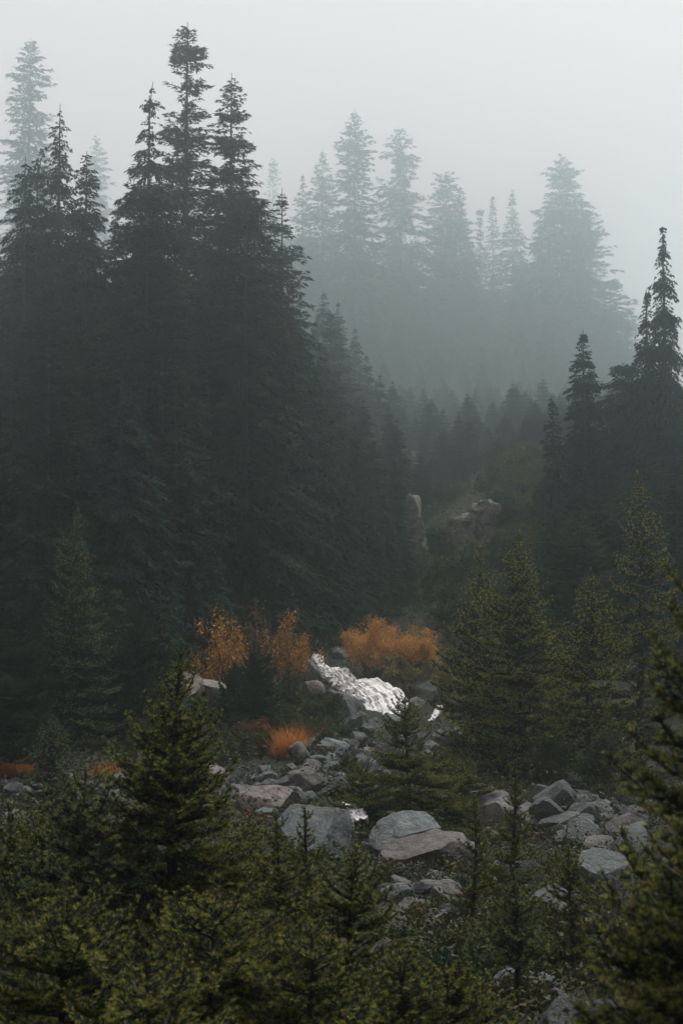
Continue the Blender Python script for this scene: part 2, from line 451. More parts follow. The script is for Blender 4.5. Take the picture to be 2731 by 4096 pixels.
def young_fir(label, px, d, top_py, hw, kind='near', seed=0, group=None, power=0.85, per=7, whorl=None, lean=0.0,
              base_t=0.06, off=0.0, pitch=(48, -8), leader=1.0, name='young_fir', cat='fir tree', gapp=0.06, bare=None):
    """a small fir built from single boughs; px/top_py in frame pixels, hw = half width in pixels at its foot"""
    rng = np.random.default_rng(1000 + seed)
    x = (px - CX) / FPX * d
    zb = float(ground(x, d)) - 0.05 + off
    H = at(px, top_py, d).z - zb
    Rm = hw / FPX * d
    root = bpy.data.objects.new(name, None); root.empty_display_size = 0.2
    root.location = (x, d, zb); col.objects.link(root)
    tag(root, label, cat, group)
    t = np.linspace(0, 1, 10)
    bend = lean * H
    tp = lambda t: np.stack([bend * t * t + 0.012 * H * np.sin(t * 6 + seed), 0.01 * H * np.sin(t * 5 + 2 * seed), t * H], -1)
    r0 = 0.014 * H + 0.012
    Vt, Ft = tube(tp(t), r0 * (1 - t) ** 0.9 + 0.004, 8)
    link('trunk', make_mesh('trunk', Vt, Ft, M['bark'], smooth=True), root)
    near = kind.startswith('near')
    bs = boughs(kind)
    mat = bs[0][1][0].materials[0]
    # crown core: the leading shoot and short twigs along the stem
    nt = int(26 + H * (16 if near else 9))
    th = rng.uniform(0.25, 0.96, nt); az = rng.uniform(0, 2 * np.pi, nt)
    ln = (0.10 + 0.10 * Rm) * rng.uniform(0.6, 1.2, nt) * (1.1 - th) * (1 if near else 1.8) + 0.03
    pd = np.stack([np.cos(az), np.sin(az), rng.uniform(0.0, 0.8, nt)], -1)
    P0 = np.concatenate([tp(th), tp(np.array([0.86, 0.91, 0.95]))])
    tv = tp(np.array([0.91, 0.95, 1.0])) - tp(np.array([0.86, 0.91, 0.95]))
    D = np.concatenate([unit(pd), unit(tv)]); LT = np.concatenate([ln, np.linalg.norm(tv, axis=1)])
    nl, nw, de = (0.025, 0.0046, 760) if near else (0.044, 0.0095, 640)
    V, Fc, T = needles_on(P0, D, LT, de, nl, nw, rng)
    crown = link('crown', make_mesh('crown', V, Fc, mat, {'tint': T, 'rnd': np.repeat(rng.random(len(Fc)), 3)}), root)
    # boughs in whorls
    wl_ = whorl or ((0.064 * H + 0.055) if near else (0.060 * H + 0.02))
    z = base_t * H
    n = 0
    a0 = rng.uniform(0, 6.28)
    while z < 0.965 * H and n < 290:
        tt = z / H
        Lb = (1.25 if near else 1.02) * Rm * max(0.0, (1 - tt)) ** (power * 0.9)
        m = max(3, int(round(per * (0.75 + 0.5 * rng.random()))))
        if tt > 0.85: m = 4
        for j in range(m):
            if rng.random() < gapp: continue
            a = a0 + j * 2 * math.pi / m + rng.normal(0, 0.22)
            L = max(Lb * rng.uniform(0.72, 1.12), 0.09 if near else 0.14)
            if bare and tt < bare: L *= 0.35
            zz = min(z + rng.normal(0, 0.13) * wl_, 0.97 * H); zz = max(zz, 0.02 * H)
            k = min(range(len(bs)), key=lambda q: abs(math.log(bs[q][0] / L)))
            me = bs[k][1][rng.integers(3)]
            o = bpy.data.objects.new('branch', me)
            o.parent = crown
            q = tp(np.array(zz / H))
            o.location = q
            pt = R(pitch[0] * tt ** 1.6 + pitch[1] * (1 - tt) + rng.normal(0, 4.5))
            o.rotation_euler = (rng.normal(0, 0.18), -pt, a)
            s = L / bs[k][0]
            o.scale = (s, s * rng.uniform(0.85, 1.2), s)
            col.objects.link(o); n += 1
        a0 += 1.1 + rng.uniform(-.3, .3)
        z += wl_ * (1.05 - 0.5 * tt) * rng.uniform(0.8, 1.2)
    return root

def crown_mesh(name, H, prof, nb, mats, seed, blade=(0.26, 0.055), step=0.13, droop=0.10, hang=0.15, pitch=(35, -14),
               gaps=(), width=0.27, jit=0.25, bend=(0, 0), start=0.04, leader_nod=0.0, clump=0.0):
    """joined crown of a grown conifer: many short foliage blades set along boughs. prof = [(height fraction, radius m)]"""
    rng = np.random.default_rng(seed)
    t = np.sort(start + (0.985 - start) * rng.random(nb) ** 0.9)
    tiers = max(9, H / 1.1 if H < 30 else H / 1.8)
    t = t + (clump or 0.75) / (2 * np.pi * tiers) * np.sin(t * 2 * np.pi * tiers)
    az = (np.arange(nb) * 2.39996 + rng.normal(0, 0.5, nb)) % (2 * np.pi)
    rad = np.interp(t, [q[0] for q in prof], [q[1] for q in prof])
    az_n = np.array([math.cos(1.0), math.sin(1.0)])
    lump = 1 + 0.30 * vnoise(np.cos(az) * 1.6 + seed, np.sin(az) * 1.6, t * 11)
    L = np.maximum(rad * lump * (1 + jit * rng.normal(0, 0.6, nb)).clip(0.35, 1.5), 0.10)
    for (g0, g1, ga, gw) in gaps:       # heights where boughs are missing on one side
        dd = np.abs((az - ga + np.pi) % (2 * np.pi) - np.pi)
        L = np.where((t > g0) & (t < g1) & (dd < gw), L * 0.22, L)
    pt = np.radians(pitch[0] * t ** 2.2 + pitch[1] * (1 - t) ** 0.6 + rng.normal(0, 7, nb))
    cnt = np.maximum(9, (L / step * 7).astype(int))
    bi = np.repeat(np.arange(nb), cnt)
    s = rng.random(len(bi)) ** 0.75
    Lb, pb, ab = L[bi], pt[bi], az[bi]
    rr = s * Lb * np.cos(pb)
    zz = s * Lb * np.sin(pb) - droop * Lb * s ** 2
    side = rng.choice([-1.0, -0.0, 1.0], len(bi), p=[.42, .16, .42])
    env = width * Lb * np.minimum(1, (s + .15) / .5) * ((1 - s) ** .7 + .1)
    da = ab + side * np.radians(rng.uniform(30, 62, len(bi)))
    ln = blade[0] * rng.uniform(0.6, 1.3, len(bi)) * np.clip(Lb / (blade[0] * 4), 0.4, 1)
    lat = np.abs(side) * env * rng.random(len(bi)) * np.sign(side)
    tz = t[bi] * H
    nod = leader_nod * np.clip((t[bi] - 0.9) / 0.1, 0, 1) ** 2
    bx = bend[0] * t[bi] ** 2 + nod; by = bend[1] * t[bi] ** 2
    o = np.stack([bx + rr * np.cos(ab) - lat * np.sin(ab), by + rr * np.sin(ab) + lat * np.cos(ab),
                  tz + zz - 0.25 * np.abs(lat) * (1 + 2 * hang) + rng.normal(0, 0.03, len(bi)) * np.minimum(Lb, 1)], -1)
    d = unit(np.stack([np.cos(da), np.sin(da), np.sin(pb) * .5 - droop * s - hang * rng.uniform(0, 2, len(bi)) + rng.normal(0, .15, len(bi))], -1))
    nrm = unit(np.stack([rng.normal(0, .5, len(bi)), rng.normal(0, .5, len(bi)), np.ones(len(bi))], -1))
    w = unit(np.cross(d, nrm)) * (blade[1] * rng.uniform(.6, 1.3, len(bi)))[:, None]
    V = np.stack([o - w, o + w, o + d * ln[:, None]], 1).reshape(-1, 3)
    F = np.arange(len(V)).reshape(-1, 3)
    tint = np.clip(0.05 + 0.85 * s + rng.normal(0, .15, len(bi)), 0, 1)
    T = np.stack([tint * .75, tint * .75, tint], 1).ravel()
    rb = rng.random(nb)
    rb = np.clip(rb * 0.6 + 0.4 * (0.5 + 0.8 * vnoise(np.cos(az) * 1.3 + seed * 3, np.sin(az) * 1.3, t * 7)), 0, 1)
    # leading shoot
    zt = np.linspace(0.90, 1.0, 9)
    LV, LF = tube(np.stack([bend[0] * zt ** 2 + leader_nod * np.clip((zt - .9) / .1, 0, 1) ** 2, bend[1] * zt ** 2, zt * H - abs(leader_nod) * .5 * np.clip((zt - .9) / .1, 0, 1) ** 3], -1),
                  np.linspace(0.022, 0.007, 9) * max(1, H / 14), 4)
    F = np.concatenate([F, LF + len(V)]); 
    T = np.concatenate([T, np.zeros(len(LV))]); rn = np.concatenate([np.repeat(rb[bi], 3), np.full(len(LV), .5)])
    V = np.concatenate([V, LV])
    return make_mesh(name, V, F, mats, {'tint': T, 'rnd': rn})
def trunk_mesh(H, r, bend=(0, 0), top=0.97):
    t = np.linspace(-0.03, top, 12)
    V, F = tube(np.stack([bend[0] * t * np.abs(t), bend[1] * t * np.abs(t), t * H], -1), r * (1.0 - np.clip(t, 0, 1)) ** 1.15 + 0.006 + 0.0006 * H, 8)
    return make_mesh('trunk', V, F, M['bark'], smooth=True)
def put_tree(name, label, loc, cm, tm, scale=(1, 1, 1), rz=0.0, group=None, cat='conifer'):
    root = bpy.data.objects.new(name, None); root.empty_display_size = 0.5
    root.location = loc; root.rotation_euler = (0, 0, rz); root.scale = scale
    col.objects.link(root); tag(root, label, cat, group)
    link('trunk', tm, root); link('crown', cm, root)
    return root

def tall(name, label, sx, sy, d, prof, mat, seed, nb=None, foot=None, group=None, fine=1.0, wide=1.12, **kw):
    """a grown conifer: tip at (sx, sy) in the 1568-wide reading; prof = [(reading y, half width in reading px)]"""
    d = far(d)
    px, py = sx * S, sy * S
    x = (px - CX) / FPX * d
    zb = float(ground(x, d)) if foot is None else foot
    zt = at(px, py, d).z
    H = zt - zb
    k = d / FPX * S
    pr = [(1.0, 0.05)]
    for (yy, w) in prof:
        pr.append(((at(px, yy * S, d).z - zb) / H, w * k * wide))
    pr.sort()
    if pr[0][0] > 0.05: pr = [(0.0, max(pr[0][1] * 1.15, pr[0][1]))] + pr
    bl = (0.0031 * d * fine, 0.00068 * d * fine)
    Rav = np.mean([q[1] for q in pr])
    nb = int(nb * (1.35 if d < 100 else 1.25)) if nb else 330
    kw.setdefault('bend', (0, 0))
    cm = crown_mesh('crown', H, pr, nb, mat, seed, blade=bl, step=kw.pop('step', 0.0026 * d if d < 100 else 0.0030 * d), **kw)
    tm = trunk_mesh(H, 0.010 * H + 0.05, kw['bend'])
    return put_tree(name, label, (x, d, zb), cm, tm, group=group)

# --- skyline conifers of the left forest
D_, B_, O_ = M['con_dark'], M['con_brown'], M['con_olive']
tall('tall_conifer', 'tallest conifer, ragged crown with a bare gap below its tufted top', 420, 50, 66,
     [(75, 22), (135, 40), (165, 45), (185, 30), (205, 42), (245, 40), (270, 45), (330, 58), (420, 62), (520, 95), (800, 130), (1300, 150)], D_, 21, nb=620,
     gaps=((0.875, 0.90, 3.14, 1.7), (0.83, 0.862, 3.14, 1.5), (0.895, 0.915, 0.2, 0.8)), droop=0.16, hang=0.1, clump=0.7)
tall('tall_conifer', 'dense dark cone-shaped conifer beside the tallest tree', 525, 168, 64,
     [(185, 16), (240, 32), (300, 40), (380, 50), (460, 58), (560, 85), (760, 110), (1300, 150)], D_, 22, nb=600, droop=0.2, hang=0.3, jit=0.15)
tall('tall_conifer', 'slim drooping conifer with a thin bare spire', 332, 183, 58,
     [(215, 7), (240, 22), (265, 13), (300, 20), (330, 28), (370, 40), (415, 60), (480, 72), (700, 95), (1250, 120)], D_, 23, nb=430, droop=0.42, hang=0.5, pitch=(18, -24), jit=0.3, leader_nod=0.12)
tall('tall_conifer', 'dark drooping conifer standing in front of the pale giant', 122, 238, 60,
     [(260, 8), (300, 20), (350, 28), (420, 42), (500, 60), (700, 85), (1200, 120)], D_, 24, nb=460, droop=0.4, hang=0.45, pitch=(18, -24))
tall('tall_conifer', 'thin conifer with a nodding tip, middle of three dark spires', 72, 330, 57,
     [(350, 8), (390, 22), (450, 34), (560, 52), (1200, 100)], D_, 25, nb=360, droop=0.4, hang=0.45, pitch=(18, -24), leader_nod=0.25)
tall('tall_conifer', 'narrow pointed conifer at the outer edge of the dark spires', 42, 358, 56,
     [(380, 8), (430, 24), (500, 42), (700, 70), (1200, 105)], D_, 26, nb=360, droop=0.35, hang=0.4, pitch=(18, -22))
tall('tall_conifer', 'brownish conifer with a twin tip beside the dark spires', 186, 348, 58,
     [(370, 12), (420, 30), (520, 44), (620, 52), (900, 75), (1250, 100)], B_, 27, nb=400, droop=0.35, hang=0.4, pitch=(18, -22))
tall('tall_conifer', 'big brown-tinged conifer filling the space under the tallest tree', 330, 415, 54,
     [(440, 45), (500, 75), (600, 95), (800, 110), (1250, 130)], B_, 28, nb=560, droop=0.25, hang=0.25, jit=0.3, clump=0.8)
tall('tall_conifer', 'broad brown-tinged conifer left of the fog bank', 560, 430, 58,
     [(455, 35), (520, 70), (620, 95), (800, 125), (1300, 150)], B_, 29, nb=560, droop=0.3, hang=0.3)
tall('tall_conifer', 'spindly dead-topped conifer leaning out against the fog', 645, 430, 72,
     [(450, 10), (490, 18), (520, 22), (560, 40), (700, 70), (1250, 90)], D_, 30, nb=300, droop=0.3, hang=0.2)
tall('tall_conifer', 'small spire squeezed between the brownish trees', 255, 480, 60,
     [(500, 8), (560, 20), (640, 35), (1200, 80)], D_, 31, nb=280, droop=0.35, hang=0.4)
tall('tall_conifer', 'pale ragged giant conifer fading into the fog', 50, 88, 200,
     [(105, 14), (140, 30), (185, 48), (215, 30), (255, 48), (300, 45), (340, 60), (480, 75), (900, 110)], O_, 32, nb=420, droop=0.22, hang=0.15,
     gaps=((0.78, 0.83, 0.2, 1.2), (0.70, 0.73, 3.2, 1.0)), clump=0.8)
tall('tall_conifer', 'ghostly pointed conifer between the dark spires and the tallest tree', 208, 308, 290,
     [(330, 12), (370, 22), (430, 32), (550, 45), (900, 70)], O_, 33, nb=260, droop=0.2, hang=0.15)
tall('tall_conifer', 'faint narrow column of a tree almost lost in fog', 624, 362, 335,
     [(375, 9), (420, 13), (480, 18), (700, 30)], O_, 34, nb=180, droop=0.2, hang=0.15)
# --- skyline on the foggy ridge
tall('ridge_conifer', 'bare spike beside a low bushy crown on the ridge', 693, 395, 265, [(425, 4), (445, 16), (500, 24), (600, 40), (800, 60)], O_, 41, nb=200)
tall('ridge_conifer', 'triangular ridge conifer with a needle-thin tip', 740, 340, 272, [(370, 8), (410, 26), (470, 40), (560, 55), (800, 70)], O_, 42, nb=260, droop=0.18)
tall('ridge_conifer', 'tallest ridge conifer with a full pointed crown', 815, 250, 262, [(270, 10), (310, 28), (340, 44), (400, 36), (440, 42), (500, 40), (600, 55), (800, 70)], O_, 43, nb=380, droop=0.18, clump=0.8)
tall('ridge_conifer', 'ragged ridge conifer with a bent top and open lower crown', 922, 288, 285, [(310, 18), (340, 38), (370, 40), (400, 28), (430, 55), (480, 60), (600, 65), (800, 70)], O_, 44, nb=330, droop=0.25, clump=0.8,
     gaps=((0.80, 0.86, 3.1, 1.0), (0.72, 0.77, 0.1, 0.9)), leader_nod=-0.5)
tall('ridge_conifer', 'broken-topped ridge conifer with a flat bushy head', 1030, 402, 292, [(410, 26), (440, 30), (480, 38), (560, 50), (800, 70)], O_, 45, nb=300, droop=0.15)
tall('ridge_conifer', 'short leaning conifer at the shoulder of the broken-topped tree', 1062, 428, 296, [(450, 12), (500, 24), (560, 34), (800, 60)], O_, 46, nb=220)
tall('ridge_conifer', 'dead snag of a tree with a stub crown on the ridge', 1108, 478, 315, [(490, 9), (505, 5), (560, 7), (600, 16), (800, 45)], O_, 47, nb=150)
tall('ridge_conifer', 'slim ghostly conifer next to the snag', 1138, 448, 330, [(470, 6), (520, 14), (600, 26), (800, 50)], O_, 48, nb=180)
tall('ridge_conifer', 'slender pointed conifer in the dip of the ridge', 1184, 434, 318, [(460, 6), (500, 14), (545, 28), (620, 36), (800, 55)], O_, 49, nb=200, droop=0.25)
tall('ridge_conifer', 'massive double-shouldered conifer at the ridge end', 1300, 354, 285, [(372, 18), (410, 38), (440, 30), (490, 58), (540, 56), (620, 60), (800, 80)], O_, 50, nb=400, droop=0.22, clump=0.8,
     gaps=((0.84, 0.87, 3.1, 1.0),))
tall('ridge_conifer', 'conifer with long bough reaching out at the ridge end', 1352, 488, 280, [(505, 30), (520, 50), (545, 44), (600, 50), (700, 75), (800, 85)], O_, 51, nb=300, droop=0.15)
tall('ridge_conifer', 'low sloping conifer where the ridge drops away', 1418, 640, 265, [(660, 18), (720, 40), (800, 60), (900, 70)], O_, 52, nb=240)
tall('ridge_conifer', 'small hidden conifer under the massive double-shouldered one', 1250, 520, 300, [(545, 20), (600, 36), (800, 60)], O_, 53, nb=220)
# --- the right bank
tall('bank_conifer', 'tall weeping conifer with a curved spire on the steep bank', 1535, 520, 58, [(545, 6), (590, 16), (640, 28), (700, 32), (780, 46), (900, 75), (1000, 90)], D_, 61, nb=420, wide=0.82, droop=0.5, hang=0.6, pitch=(10, -30), jit=0.35)
tall('bank_conifer', 'thin weeping conifer with a hooked tip beside the taller one', 1494, 650, 58, [(680, 8), (730, 18), (800, 32), (900, 55), (1000, 65)], D_, 62, nb=320, wide=0.82, droop=0.5, hang=0.6, pitch=(10, -30), leader_nod=0.2)
tall('bank_conifer', 'dark pointed conifer standing clear in front of the fog', 1346, 758, 60, [(785, 14), (830, 28), (880, 42), (940, 45), (1010, 58), (1100, 75)], D_, 63, nb=460, wide=0.82, droop=0.3, hang=0.2, pitch=(30, -22), clump=0.8)
tall('bank_conifer', 'small dark conifer tucked against the one clear in front of fog', 1278, 908, 58, [(930, 10), (980, 22), (1040, 30), (1110, 36), (1150, 40)], D_, 64, nb=260, wide=0.82, droop=0.3, hang=0.25, pitch=(30, -22), bend=(-0.1, 0))
tall('bank_conifer', 'bushy round-topped conifer below the weeping pair', 1448, 835, 62, [(850, 25), (890, 45), (950, 60), (1050, 75)], D_, 65, nb=320, droop=0.3, hang=0.3)
tall('bank_conifer', 'dark narrow conifer at the top of the steep bank behind large fir', 1556, 1050, 46, [(1075, 10), (1130, 25), (1250, 40), (1400, 55)], D_, 66, nb=260, droop=0.25, hang=0.2)

# --- forest fill: a few crowns copied about
rng = np.random.default_rng(5)
def variant(H, Rm, mat, seed, nb, blade, step, **kw):
    pr = [(0.0, Rm), (0.2, Rm * .95), (0.45, Rm * .8), (0.7, Rm * .52), (0.88, Rm * .24), (1.0, 0.06)]
    return (crown_mesh('crown', H, pr, nb, mat, seed, blade=blade, step=step, **kw), trunk_mesh(H, 0.012 * H + 0.03))
MIDV = [variant(12, 2.0, m_, 300 + i, 430, (0.15, 0.034), 0.105, droop=dr, hang=hg, pitch=pt)
        for i, (m_, dr, hg, pt) in enumerate([(D_, .2, .2, (32, -14)), (O_, .3, .3, (25, -20)), (B_, .3, .35, (22, -22)), (D_, .4, .45, (18, -26)), (O_, .15, .1, (36, -8)), (B_, .2, .2, (30, -16))])]
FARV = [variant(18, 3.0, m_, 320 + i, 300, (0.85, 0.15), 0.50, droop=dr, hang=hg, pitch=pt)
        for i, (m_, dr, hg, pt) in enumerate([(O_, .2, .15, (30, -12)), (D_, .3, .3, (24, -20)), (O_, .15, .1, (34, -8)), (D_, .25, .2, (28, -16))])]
LOWV = [variant(5, 1.15, m_, 340 + i, 260, (0.15, 0.026), 0.10, droop=dr, hang=hg, pitch=pt)
        for i, (m_, dr, hg, pt) in enumerate([(O_, .15, .1, (36, -10)), (D_, .25, .25, (28, -16)), (M['shrub_green'], .1, .05, (40, -4)), (O_, .3, .3, (22, -20))])]
def fill(name, label, group, spots, var, H0, wscale=1.0):
    for (px, d, py) in spots:
        x = (px - CX) / FPX * d
        zb = float(ground(x, d))
        H = at(px, py, d).z - zb
        if H < 0.09 * H0: continue
        cm, tm = var[rng.integers(len(var))]
        s = H / H0
        sw = s ** 0.75 * rng.uniform(0.8, 1.2) * wscale
        put_tree(name, label, (x, d, zb - 0.1), cm, tm, (sw, sw, s), rng.uniform(0, 6.28), group)
# left wall, front to back, tops kept under the skyline trees
spots = []
LT_X = [0, 60, 120, 230, 300, 420, 560, 640, 720, 800, 900, 1000, 1100]
LT_N = [490, 500, 500, 580, 580, 520, 580, 610, 720, 840, 960, 1060, 1180]      # tops of the nearest rows
LT_F = [470, 480, 480, 560, 560, 500, 560, 560, 590, 660, 820, 980, 1100]        # tops of the rows far up the slope
for d, st in ((50, 90), (56, 90), (63, 90), (70, 85), (78, 80), (86, 75), (96, 70), (108, 64), (122, 58), (138, 54), (156, 52)):
    for sx in np.arange(-30 + rng.uniform(0, 60), 1120, st):
        if d > 96 and sx < 600: continue
        if d > 104 and sx > 900: continue
        if sx > 380 and d < 59: continue
        if sx > 560 and d < 62: continue
        if sx > 720 and d < 72: continue
        if sx > 880 and d < 84: continue
        f = np.clip((d - 70) / 86, 0, 1)
        top = np.interp(sx, LT_X, LT_N) * (1 - f) + np.interp(sx, LT_X, LT_F) * f + rng.uniform(0, 170) + (130 if d < 58 else 0)
        spots.append(((sx + rng.uniform(-28, 28)) * S, d + rng.uniform(-3, 3), top * S))
for (sx, d, y) in ((730, 68, 820), (770, 72, 880), (815, 70, 960), (860, 74, 1000), (905, 76, 1050), (700, 64, 760), (840, 66, 1120), (890, 68, 1180), (790, 64, 1060), (930, 70, 1230), (740, 63, 980), (655, 62, 700), (690, 61, 900), (760, 66, 1180), (980, 72, 1300)):
    spots.append((sx * S, d, y * S))
fill('forest_conifer', 'conifer merged in the dark forest wall behind the orange bushes', 'conifers of the dark forest wall', spots, MIDV, 12, 1.1)
# foggy hillside and ridge
SK_X = [560, 640, 680, 760, 860, 900, 1000, 1060, 1120, 1220, 1260, 1330, 1380, 1410, 1460, 1568]
SK_Y = [500, 500, 480, 470, 540, 500, 490, 500, 580, 580, 520, 500, 580, 660, 770, 860]
spots = []
def rel_top(px, d, H):
    x = (px - CX) / FPX * d
    z = float(ground(x, d)) + H - EYE
    return CY - FPX * math.tan(math.atan2(z, d) - PITCH)
low_spots = []
for d in (92, 100, 108, 117, 127, 138, 150, 163, 177, 193, 210, 230, 250, 274, 300, 330, 362, 395):
    st = 66 * (100 / d) ** 0.30
    for sx in np.arange((700 if d < 180 else 560) + rng.uniform(0, 40), 1560, st):
        q = sx + rng.uniform(-26, 26); dd = d + rng.uniform(-5, 5)
        if q < 900 and d < 160: continue
        lim = np.interp(q, SK_X, SK_Y) + rng.uniform(10, 80)
        if d < 225:
            low_spots.append((q * S, dd, rel_top(q * S, dd, rng.uniform(1.6, 3.6) * (d / 100) ** 0.8)))
        else:
            lim = max(lim, np.interp(d, [225, 300, 350, 400], [1000, 880, 720, 480]) + rng.uniform(-60, 60) - max(0, 1000 - q) * 0.5)
            spots.append((q * S, dd, min(max(rel_top(q * S, dd, rng.uniform(18, 32)), lim * S), rel_top(q * S, dd, 6))))
for sx in np.arange(-20, 330, 60):
    for d in (150, 190, 230):
        spots.append(((sx + rng.uniform(-20, 20)) * S, far(d + rng.uniform(-6, 6)), (560 + rng.uniform(0, 120)) * S))
fill('hillside_conifer', 'fog-faded conifer on the far hillside below the ridge', 'conifers on the foggy hillside', spots, FARV, 18, 1.35)
fill('gully_sapling', 'low fog-faded conifer on the open slope of the gully', 'low conifers on the gully slope', low_spots, MIDV, 12, 1.5)
# steep right bank: small trees
spots = []
RB_X = [1150, 1200, 1250, 1300, 1400, 1440, 1568]; RB_Y = [1220, 1130, 1080, 1030, 990, 930, 880]
for d in (52, 56, 60, 65, 71, 78):
    for sx in np.arange(1150 + rng.uniform(0, 40), 1620, 52):
        if d > 68 and sx < 1230: continue
        top = np.interp(sx, RB_X, RB_Y) + rng.uniform(0, 120) + (62 - d) * 9
        spots.append(((sx + rng.uniform(-18, 18)) * S, d + rng.uniform(-2, 2), max(top, np.interp(sx, RB_X, RB_Y)) * S))
fill('bank_sapling', 'small olive conifer crowding the steep bank behind the bright firs', 'small conifers on the steep bank', spots, LOWV, 5, 1.25)
# low growth at the foot of the left forest
spots = []
for d in (43, 47, 51, 55):
    for sx in np.arange(-10 + rng.uniform(0, 40), 390, 58):
        spots.append(((sx + rng.uniform(-20, 20)) * S, d + rng.uniform(-1.5, 1.5), (1330 + rng.uniform(0, 260) - (d - 43) * 9) * S))
for sx, d, y in ((600, 56, 1300), (640, 57, 1380), (575, 46, 1500), (545, 44, 1580), (620, 47, 1520), (665, 50, 1510)):
    spots.append((sx * S, d, y * S))
fill('forest_sapling', 'small conifer at the foot of the dark forest wall', 'saplings under the forest wall', spots, LOWV, 5, 1.1)
spots = [(sx * S, d, y * S) for sx, d, y in ((925, 76, 1235), (1000, 75, 1290), (940, 73, 1330), (1035, 78, 1235), (1140, 80, 1200), (1015, 76, 1250), (960, 74, 1290), (1050, 70, 1330), (900, 72, 1360), (985, 68, 1370), (860, 70, 1400), (1070, 66, 1400), (800, 72, 1380), (745, 68, 1400), (700, 66, 1380))]
fill('gully_conifer', 'small dark conifer in the gully above the orange willow', 'small conifers in the gully', spots, LOWV, 5, 1.2)

# unseen conifers added beside and behind the viewpoint to shade the foreground
for i, (x, y) in enumerate([(-13, 3), (-18, 14), (-19, 30), (-22, 6), (-9, -7), (-14, -14), (-6, -9), (0.5, -8.5), (6, -9), (-12, 0), (12, -3), (-3, -13), (5, -15), (11, -8),
                            (13, 2), (18, 13), (20, 30), (22, 6), (-8, -22), (2, -24), (12, -20), (19, -14), (-20, -20)]):
    cm, tm = MIDV[i % 6]
    s_ = rng.uniform(1.5, 2.0)
    put_tree('shade_conifer', 'tall conifer added outside the view to shade the clearing', (x, y, float(ground(x, y)) - .1), cm, tm, (s_ * .95, s_ * .95, s_), rng.uniform(0, 6.28), 'unseen conifers added for shade')
# ------------------------------------------------------------------ rocks
def ico(n):
    import bmesh
    bm = bmesh.new(); bmesh.ops.create_icosphere(bm, subdivisions=n, radius=1.0)
    V = np.array([v.co[:] for v in bm.verts]); F = np.array([[v.index for v in f.verts] for f in bm.faces]); bm.free()
    return V, F
def cubish(n, p=0.32):
    V, F = ico(n); V = np.sign(V) * np.abs(V) ** p
    return V, F
CUBE = cubish(4)
ICO5, ICO4, ICO3, ICO2 = ico(5), ico(4), ico(3), ico(2)
def rock_mesh(seed, dims, mat, res=ICO4, cuts=9, rough=0.06, round_=0.78, planes=()):
    rng = np.random.default_rng(seed)
    V, F = res[0].copy(), res[1]
    nz = fbm(V[:, 0] * 1.9 + seed, V[:, 1] * 1.9, V[:, 2] * 1.9, 3)
    V = V * (1 + rough * 2.6 * nz)[:, None]
    for pl in planes:
        nn = unit(np.array(pl[:3], float)); e = V @ nn - pl[3]
        V = V - np.where(e > 0, e * 0.97, 0)[:, None] * nn
    for _ in range(cuts):
        nn = unit(rng.normal(size=3)); c = rng.uniform(round_ - 0.30, round_ + 0.02)
        e = V @ nn - c
        V = V - np.where(e > 0, e * 0.985, 0)[:, None] * nn
    fz = fbm(V[:, 0] * 6 + seed, V[:, 1] * 6, V[:, 2] * 6, 4)
    V = V * (1 + 0.035 * fz)[:, None]
    rd = 1 - np.abs(vnoise(V[:, 0] * 3.3 + seed, V[:, 1] * 3.3 + 5, V[:, 2] * 3.3))
    V = V * (1 - 0.045 * np.clip((rd - 0.86) / 0.14, 0, 1))[:, None]      # cracks
    V = V / np.abs(V).max(0)
    V = V * np.array(dims) / 2
    return make_mesh('rock', V, F, mat, smooth=True, sharp=R(33))
KEEP = []
def boulder(label, cx, ytop, ybase, w, mat, seed, tilt=(0, 0), deep=0.9, name='boulder', group=None, res=ICO4, cuts=9, d=None, sink=0.25, rough=0.06, rz=None, planes=()):
    """boulder given by its outline in the 1568-wide reading"""
    p = hit(cx * S, ybase * S) if d is None else at(cx * S, ybase * S, d)
    k = p.y / FPX * S
    W, H = w * k, max((ybase - ytop) * k, 0.05)
    Hf = H * (1 + sink)
    me = rock_mesh(seed, (W, W * deep, Hf), mat, res, cuts, rough, planes=planes)
    o = link(name, me, None, (p.x, p.y + W * deep * 0.32, p.z - H * sink + Hf / 2))
    r_ = np.random.default_rng(seed + 5)
    o.rotation_euler = (R(tilt[0]), R(tilt[1]), R(r_.uniform(-12, 12)) if rz is None else R(rz))
    tag(o, label, 'rock' if name == 'rock_outcrop' else 'boulder', group)
    KEEP.append((o.location.x, o.location.y, 0.5 * W * max(1, deep)))
    return o
G_, K_, P_, N_ = M['rock_grey'], M['rock_dark'], M['rock_pink'], M['rock_brown']
boulder('big flat-topped blue-grey boulder below the pink rounded one', 722, 1838, 1985, 178, G_, 1, (0, 4), 1.1, res=ICO5, cuts=6, rz=0, planes=((-0.35, -0.55, 0.75, 0.38), (0.55, -0.6, 0.3, 0.7), (0.1, 0.2, 0.95, 0.62)))
boulder('humped dark grey boulder with a pale streak behind the slab', 945, 1868, 1985, 200, G_, 2, (0, -2), 0.9, res=ICO5, cuts=5, rz=0, planes=((-0.45, -0.6, 0.6, 0.62), (0.5, -0.5, 0.6, 0.66)))
boulder('long tilted pinkish-grey slab with overhanging shaded underside', 990, 1914, 2012, 250, N_, 3, (0, -10), 0.55, res=ICO5, cuts=6, sink=0.15, rz=6, planes=((-0.1, -0.35, 0.9, 0.42), (0.05, -0.8, -0.45, 0.55), (0.8, -0.2, 0.5, 0.75)))
boulder('rounded pinkish boulder with a chipped pale crown', 1130, 1812, 1925, 132, N_, 4, (0, 5), 0.9, res=ICO5, cuts=5, planes=((0.25, -0.35, 0.85, 0.7), (-.5, -.7, .2, .75)))
